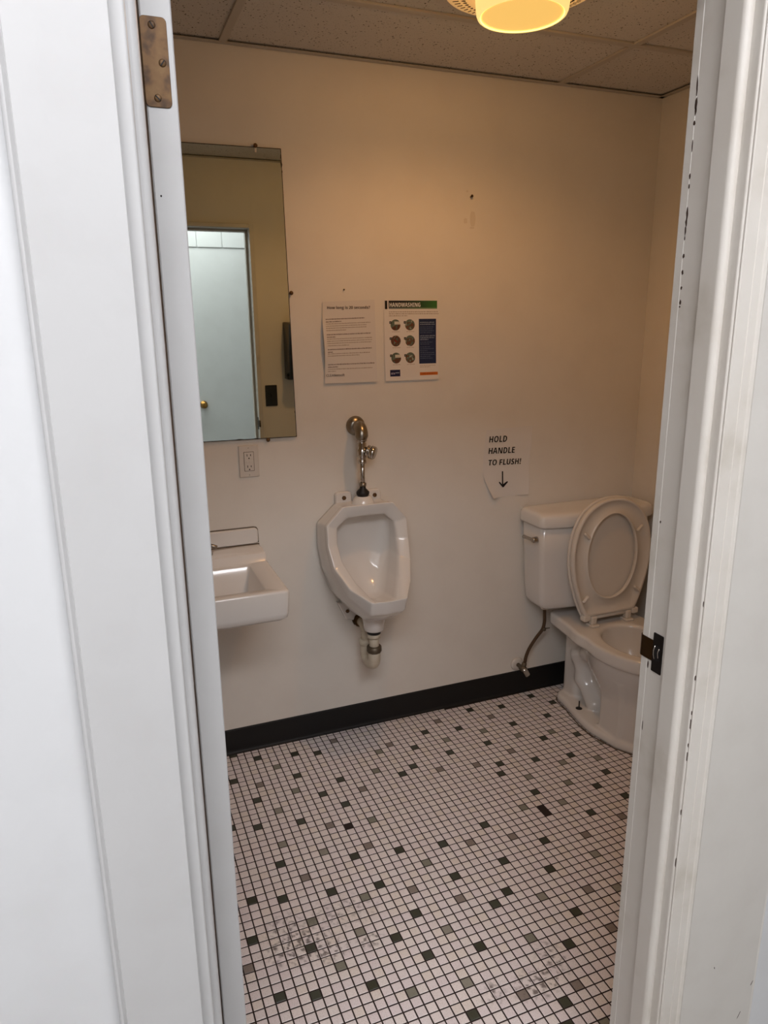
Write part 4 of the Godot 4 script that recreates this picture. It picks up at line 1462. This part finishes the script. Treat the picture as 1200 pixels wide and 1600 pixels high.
func outlet() -> void:
	var cx := 0.468
	var cy := 1.135
	var t := thing("power_outlet", "off-white double electrical outlet with test buttons under the mirror", "outlet", Vector3(cx, cy, 0.0))
	var s := st()
	prism(s, rounded_rect(cx - 0.035, cy - 0.0565, cx + 0.035, cy + 0.0565, 0.003, 3), 0.0005, 0.0062, Transform3D(), 0.0022)
	obj("cover_plate", s, M.plate, t)
	s = st()
	prism(s, rounded_rect(cx - 0.0180, cy - 0.0345, cx + 0.0180, cy + 0.0345, 0.002, 3), 0.0060, 0.0064)
	obj("gap", s, M.caulk, t)
	s = st()
	prism(s, rounded_rect(cx - 0.0165, cy - 0.033, cx + 0.0165, cy + 0.033, 0.002, 3), 0.0062, 0.0082, Transform3D(), 0.0008)
	var r := obj("receptacle", s, M.plate, t)
	for dy in [0.0205, -0.0195]:
		for e in [[-0.0062, 0.0042], [0.0062, 0.0034]]:
			s = st()
			box(s, Vector3(cx + e[0] - 0.0012, cy + dy + 0.002 - e[1], 0.0080), Vector3(cx + e[0] + 0.0012, cy + dy + 0.002 + e[1], 0.0084), 0.0002)
			obj("slot", s, M.slot_dark, r)
		s = st(true)
		turned(s, Vector3(cx, cy + dy - 0.0088, 0.0080), Vector3(0, 0, 1), [Vector2(0, 0.0024), Vector2(0.0004, 0.0024), Vector2(0.0004, 0.0)], 12)
		obj("ground_hole", s, M.slot_dark, r)
	for e in [[-0.0075, 0.005], [0.0065, 0.0085]]:
		s = st()
		box(s, Vector3(cx + e[0] - e[1] * 0.85, cy - 0.0045, 0.008), Vector3(cx + e[0] + e[1] * 0.85, cy + 0.0035, 0.0096), 0.0006)
		obj("test_button", s, M.plate, r)
	screw(t, Vector3(cx, cy + 0.048, 0.006), 0.0026, 1.2, M.plate)
	screw(t, Vector3(cx, cy - 0.048, 0.006), 0.0026, 1.6, M.plate)

# a sheet of paper: grid over (u, v), shape(u, v) gives its point; printed side towards the room
func sheet(shape: Callable, m: Material, called: String, parent: Node, nu := 14, nv := 18) -> MeshInstance3D:
	var s := st(true)
	for pass_ in 2:
		for i in nu:
			for j in nv:
				var q := []
				for e in [[0, 0], [1, 0], [1, 1], [0, 1]]:
					var u: float = float(i + e[0]) / nu
					var v: float = float(j + e[1]) / nv
					q.append([shape.call(u, v) - Vector3(0, 0, 0.00025 * pass_), Vector2(u, 1.0 - v)])
				for k in ([0, 2, 1, 0, 3, 2] if pass_ == 0 else [0, 1, 2, 0, 2, 3]):
					s.set_smooth_group(pass_)
					s.set_uv(q[k][1])
					s.add_vertex(q[k][0])
	return obj(called, s, m, parent)

func lettering(text: String, parent: Node, m: Material, at: Vector3, cap: float, width: float, bold := 0.0, slant := 0.0, turn := 0.0, called := "lettering", face := "Droid Sans") -> void:
	var f := SystemFont.new()
	f.font_names = PackedStringArray([face])
	var fv := FontVariation.new()
	fv.base_font = f
	f.font_weight = 700 if bold > 0.5 else 400
	fv.variation_transform = Transform2D(Vector2(1, slant), Vector2(0, 1), Vector2.ZERO)
	var tm := TextMesh.new()
	tm.text = text
	tm.font = fv
	tm.font_size = 64
	tm.pixel_size = 0.01
	tm.depth = 0.02
	tm.curve_step = 2.0
	tm.horizontal_alignment = HORIZONTAL_ALIGNMENT_LEFT
	tm.vertical_alignment = VERTICAL_ALIGNMENT_BOTTOM
	var bb := tm.get_aabb()
	var o := MeshInstance3D.new()
	o.mesh = tm
	o.material_override = m
	o.name = called
	parent.add_child(o, true)
	# scale the inked box to the wanted cap height and width, its lower left corner at the given point
	var sx := width / bb.size.x
	var sy := cap / bb.size.y
	var b := Basis(Vector3(0, 0, 1), turn) * Basis.from_scale(Vector3(sx, sy, 0.02))
	o.transform = Transform3D(b, at - (origin.get(parent, Vector3.ZERO) as Vector3) - b * Vector3(bb.position.x, bb.position.y, 0))

func print_lines(im: Image, x: int, y: int, w: int, h: int, col: Color, r: RandomNumberGenerator) -> void:
	# a line of print too small to read: word-long runs of broken strokes
	var px := x
	while px < x + w:
		var word := mini(r.randi_range(8, 30), x + w - px)
		for k in range(0, word, 3):
			var hh := h - r.randi() % maxi(2, h / 2)
			im.fill_rect(Rect2i(px + k, y + h - hh, 2, hh), col)
		px += word + 5

func print_mat(im: Image) -> StandardMaterial3D:
	im.generate_mipmaps()
	var m := mat(Color(1, 1, 1), 0.75)
	m.albedo_texture = ImageTexture.create_from_image(im)
	return m

func notice() -> void:
	var x0 := 0.7545
	var x1 := 0.950
	var y0 := 1.3945
	var y1 := 1.683
	var t := thing("paper_notice", "white paper notice of brown print, curling off the wall beside the mirror", "notice", Vector3(0.85, y0, 0.0))
	var im := Image.create(640, 840, false, Image.FORMAT_RGB8)
	var paper := Color(0.845, 0.825, 0.80)
	var ink := Color(0.25, 0.17, 0.14)
	var soft := Color(0.50, 0.43, 0.38)
	im.fill(paper)
	var r := RandomNumberGenerator.new()
	r.seed = 12
	var rows := [[170, 470, 1], [196, 190, 1], [219, 540, 0], [241, 490, 0], [263, 490, 0], [286, 240, 0], [327, 540, 1], [352, 110, 1], [374, 550, 0], [396, 550, 0], [418, 545, 0], [442, 270, 0], [480, 545, 1], [506, 60, 1], [526, 520, 0], [548, 390, 0], [636, 570, 1], [662, 120, 1], [686, 545, 0], [708, 90, 0]]
	for row in rows:
		print_lines(im, 40, row[0], row[1], 13 if row[2] == 1 else 10, ink if row[2] == 1 else soft, r)
	var shape := func(u: float, v: float) -> Vector3:
		var lift := 0.0012 + 0.015 * pow(1.0 - u, 5.0) * sin(clampf((v - 0.16) / 0.66, 0.0, 1.0) * PI) + 0.005 * pow(1.0 - v, 5.0)
		return Vector3(lerpf(x0 + 0.002 * sin(v * 7.0), x1 + 0.006 * (1.0 - v), u), lerpf(y0, y1 - 0.008 * (1.0 - u), v), 0.0012 + maxf(lift, 0.0))
	sheet(shape, print_mat(im), "paper", t)
	lettering("How long is 20 seconds?", t, M.ink_soft, Vector3(0.7725, 1.6475, 0.0028), 0.0135, 0.160, 0.9, 0.0, 0.005)
	lettering("CLEANetsoft", t, M.ink_soft, Vector3(0.7615, 1.4180, 0.0064), 0.0095, 0.068, 0.1)

func poster() -> void:
	var x0 := 0.9845
	var x1 := 1.2025
	var y0 := 1.394
	var y1 := 1.682
	var t := thing("handwashing_poster", "handwashing poster with round pictures and a navy side panel taped to the wall", "poster", Vector3(1.09, y0, 0.0))
	var w := 640
	var h := 840
	var im := Image.create(w, h, false, Image.FORMAT_RGB8)
	im.fill(Color(0.87, 0.85, 0.825))
	var r := RandomNumberGenerator.new()
	r.seed = 5
	var fx := func(x: float) -> int: return int((x - x0) / (x1 - x0) * w)
	var fy := func(y: float) -> int: return int((y1 - y) / (y1 - y0) * h)
	# heading bar, dark turning green along its length
	im.fill_rect(Rect2i(fx.call(0.9895), fy.call(1.6795), 28, 86), Color(0.05, 0.045, 0.05))
	for x in range(fx.call(1.0040), fx.call(1.197)):
		var u: float = float(x - fx.call(1.004)) / (fx.call(1.197) - fx.call(1.004))
		im.fill_rect(Rect2i(x, fy.call(1.6795), 1, 70), Color(0.05, 0.06, 0.09).lerp(Color(0.20, 0.42, 0.18), clampf(u * 1.35 - 0.25, 0.0, 1.0)))
		im.fill_rect(Rect2i(x, fy.call(1.6795) + 70, 1, 14), Color(0.42, 0.44, 0.46).lerp(Color(0.35, 0.50, 0.30), u))
	for k in 3:
		print_lines(im, fx.call(1.005), fy.call(1.642) + k * 20, [570, 580, 210][k], 10, Color(0.50, 0.42, 0.36), r)
	# six round pictures with number tags
	var nums := []
	for row in 3:
		for col in 2:
			var cx: int = fx.call([1.0295, 1.0865][col])
			var cy: int = fy.call([1.5945, 1.5375, 1.4765][row])
			var rad := 57
			var n := FastNoiseLite.new()
			n.seed = 40 + row * 2 + col
			n.frequency = 0.02
			var bg := Color(0.30, 0.36, 0.31)
			for y in range(-rad, rad + 1):
				for x in range(-rad, rad + 1):
					if x * x + y * y > rad * rad:
						continue
					var v := n.get_noise_2d(x, y)
					var c := bg.lerp(Color(0.42, 0.46, 0.40), clampf(v + 0.4, 0.0, 1.0))
					var skin := Color(0.36, 0.22, 0.16)
					if col == 0 and row != 1:
						if y < -4 and x > -12 and y > -36:
							c = Color(0.80, 0.79, 0.74)
						elif y > 4 - x * 0.5 and v > -0.25:
							c = skin
					elif row == 1 and col == 0:
						if absf(v) < 0.28:
							c = skin
						if x * x + y * y < 160:
							c = Color(0.50, 0.17, 0.13)
					else:
						if v > 0.02 and y > -28:
							c = skin.lerp(Color(0.5, 0.36, 0.28), clampf(v, 0.0, 1.0))
						elif v < -0.32:
							c = Color(0.62, 0.62, 0.56)
					im.set_pixel(clampi(cx + x, 0, w - 1), clampi(cy + y, 0, h - 1), c)
			im.fill_rect(Rect2i(cx - 70, cy - 38, 24, 26), Color(0.05, 0.05, 0.06))
			nums.append([cx - 62, cy - 34])
			print_lines(im, cx - 40, cy + 66, 90, 7, Color(0.58, 0.50, 0.44), r)
	for p in nums:
		im.fill_rect(Rect2i(p[0] + 3, p[1] + 3, 4, 13), Color(0.8, 0.8, 0.78))
	# navy panel
	im.fill_rect(Rect2i(fx.call(1.1225), fy.call(1.615), 206, 472), Color(0.085, 0.15, 0.30))
	var yy: int = fy.call(1.615) + 30
	var widths := [170, 175, 0, 160, 150, 165, 140, 0, 178, 170, 100, 0, 150, 110, 0, 120, 165, 90, 170, 175, 120, 150]
	for k in widths.size():
		if widths[k] > 0:
			print_lines(im, fx.call(1.1225) + 14, yy, widths[k], 12 if k < 2 or k == 8 or k == 9 or k == 10 else 8, Color(0.62, 0.66, 0.72) if k < 2 or (k > 7 and k < 11) else Color(0.40, 0.45, 0.54), r)
		yy += 20 if widths[k] > 0 else 10
	for k in 2:
		print_lines(im, fx.call(1.125), fy.call(1.448) + k * 16, 190 - k * 60, 7, Color(0.62, 0.55, 0.5), r)
	# small badge and orange strip
	im.fill_rect(Rect2i(fx.call(1.0045), fy.call(1.434), 118, 70), Color(0.055, 0.09, 0.26))
	print_lines(im, fx.call(1.0045) + 10, fy.call(1.434) + 26, 46, 22, Color(0.78, 0.72, 0.74), r)
	print_lines(im, fx.call(1.0045) + 62, fy.call(1.434) + 24, 44, 14, Color(0.74, 0.76, 0.8), r)
	im.fill_rect(Rect2i(fx.call(1.1245), fy.call(1.4215), 218, 32), Color(0.76, 0.40, 0.11))
	print_lines(im, fx.call(1.1245) + 30, fy.call(1.4215) + 12, 150, 9, Color(0.55, 0.24, 0.08), r)
	var shape := func(u: float, v: float) -> Vector3:
		return Vector3(lerpf(x0 + 0.003 * (1.0 - v), x1 + 0.002 * (1.0 - v), u), lerpf(y0, y1, v), 0.0012 + 0.004 * pow(1.0 - v, 4.0) + 0.0012 * sin(u * 4.0) * sin(v * 5.0) * 0.5 + 0.0008)
	sheet(shape, print_mat(im), "paper", t)
	lettering("HANDWASHING", t, M.ink_white, Vector3(1.0075, 1.6575, 0.0030), 0.0150, 0.1215, 1.4, 0.0, 0.0, "heading")

func flush_sign() -> void:
	var x0 := 1.418
	var x1 := 1.620
	var y0 := 0.9065
	var y1 := 1.186
	var t := thing("flush_sign", "white paper sign HOLD HANDLE TO FLUSH! with an arrow, above the toilet tank", "sign", Vector3(1.52, y0, 0.0))
	var shape := func(u: float, v: float) -> Vector3:
		var x := lerpf(x0, x1, u) + 0.012 * pow(v, 3.0) * u
		x += (0.03 * pow(maxf(0.0, 0.36 - v) / 0.36, 1.2)) * (1.0 - u) - 0.012 * sin(clampf(v, 0.0, 1.0) * PI) * (1.0 - u)
		var y := lerpf(y0, y1, v) + 0.006 * u * v
		var z := 0.0016 + 0.020 * pow(clampf(1.0 - u * 3.0, 0.0, 1.0), 2.0) * pow(clampf(1.0 - v / 0.42, 0.0, 1.0), 1.5) + 0.006 * pow(u, 8.0) * sin(v * 9.0 + 1.0) * 0.4 + 0.004 * pow(u, 6.0) * (1.0 - v) + 0.0025 * pow(u, 6.0)
		return Vector3(x, y, maxf(z, 0.0012))
	sheet(shape, M.paper, "paper", t)
	var z := 0.0030
	lettering("HOLD", t, M.ink, Vector3(1.4300, 1.1355, z), 0.0250, 0.082, 1.1, 0.10, -0.02)
	lettering("HANDLE", t, M.ink, Vector3(1.4285, 1.0895, z), 0.0245, 0.122, 1.1, 0.08, -0.03)
	lettering("TO FLUSH!", t, M.ink, Vector3(1.4295, 1.0415, z), 0.0240, 0.152, 1.1, 0.08, -0.03)
	var s := st()
	prism(s, PackedVector2Array([Vector2(1.4930, 1.0135), Vector2(1.4985, 1.0135), Vector2(1.5010, 0.9600), Vector2(1.5195, 0.9705), Vector2(1.5230, 0.9665), Vector2(1.5030, 0.9465), Vector2(1.4985, 0.9465), Vector2(1.4800, 0.9680), Vector2(1.4835, 0.9715), Vector2(1.4955, 0.9590)]), z, z + 0.0004)
	obj("arrow", s, M.ink, t)

func front_wall_things() -> void:
	var sw := thing("light_switch", "black wall switch plate beside the doorway, reflected in the mirror", "switch", Vector3(0.915, 1.21, FZ))
	var back := Transform3D(Basis(Vector3(0, 1, 0), PI), Vector3(0.915, 1.209, FZ))
	var s := st()
	prism(s, rounded_rect(-0.034, -0.059, 0.034, 0.059, 0.004, 3), 0.0005, 0.006, back, 0.0015)
	obj("cover_plate", s, M.black_plate, sw)
	s = st()
	box(s, Vector3(-0.005, -0.011, 0.005), Vector3(0.005, 0.011, 0.016), 0.002, back)
	obj("toggle", s, M.black_plate, sw)
	screw(sw, Vector3(0.915, 1.239, FZ - 0.006), 0.0028, 0.4, M.black_plate, Vector3(0, 0, -1))
	screw(sw, Vector3(0.915, 1.179, FZ - 0.006), 0.0028, 1.1, M.black_plate, Vector3(0, 0, -1))
	var d := thing("towel_dispenser", "dark plastic paper towel dispenser on the wall by the doorway, reflected in the mirror", "dispenser", Vector3(1.13, 1.30, FZ))
	s = st(true)
	var prof := [Vector2(0.0, 1.302), Vector2(0.10, 1.300), Vector2(0.135, 1.312), Vector2(0.142, 1.36), Vector2(0.150, 1.46), Vector2(0.168, 1.53), Vector2(0.172, 1.575), Vector2(0.155, 1.602), Vector2(0.06, 1.613), Vector2(0.0, 1.613)]
	var sm := catmull(prof, 4)
	var la := []
	var lb := []
	var lc := []
	var ld := []
	for p in sm:
		la.append(Vector3(1.012, p.y, FZ - p.x * 0.96))
		lb.append(Vector3(1.000, p.y, FZ - p.x * 0.9))
		lc.append(Vector3(1.262, p.y, FZ - p.x * 0.9))
		ld.append(Vector3(1.250, p.y, FZ - p.x * 0.96))
	loft(s, [lb, la, ld, lc])
	obj("cover", s, M.dispenser, d)
	s = st()
	box(s, Vector3(1.05, 1.292, FZ - 0.115), Vector3(1.21, 1.303, FZ - 0.03), 0.003)
	obj("paper_slot", s, M.slot_black, d)
	s = st(true)
	tube(s, [Vector3(1.004, 1.33, FZ - 0.06), Vector3(0.994, 1.32, FZ - 0.075), Vector3(0.992, 1.31, FZ - 0.11)], 0.006, 10)
	obj("lever", s, M.dispenser, d)

func nails() -> void:
	var s := st(true)
	turned(s, Vector3(1.3283, 2.0407, -0.004), Vector3(0.1, 0.15, 1), [Vector2(0, 0.0022), Vector2(0.014, 0.0022), Vector2(0.0145, 0.0052), Vector2(0.017, 0.0046), Vector2(0.0178, 0.0)], 12)
	var o := obj("nail", s, M.dark_brass)
	o.set_meta("label", "lone brass nail high on the bare wall above the sign")
	o.set_meta("category", "nail")
	s = st(true)
	turned(s, Vector3(0.8358, 1.7155, -0.004), Vector3(0, 0.1, 1), [Vector2(0, 0.0018), Vector2(0.008, 0.0018), Vector2(0.0085, 0.0032), Vector2(0.010, 0.0)], 10)
	var o2 := obj("nail", s, M.galv)
	o2.set_meta("label", "small grey nail just above the curling paper notice")
	o2.set_meta("category", "nail")
	# thin skim of filler left below the nail, parts of the wall
	var wall := get_node("wall_back")
	for q in [[1.3395, 1.968, 0.011, 0.026, 0.0007], [1.3105, 1.960, 0.007, 0.010, 0.0006], [1.3375, 1.9365, 0.009, 0.003, 0.0016], [1.3150, 2.0600, 0.004, 0.003, 0.001]]:
		s = st()
		var p := PackedVector2Array()
		for k in 11:
			var a := TAU * k / 11.0
			p.append(Vector2(q[0] + signf(cos(a)) * pow(absf(cos(a)), 0.6) * q[2] * rng.randf_range(0.85, 1.1), q[1] + signf(sin(a)) * pow(absf(sin(a)), 0.6) * q[3] * rng.randf_range(0.85, 1.1)))
		prism(s, p, 0.0, q[4])
		obj("filler_patch", s, M.patch, wall)
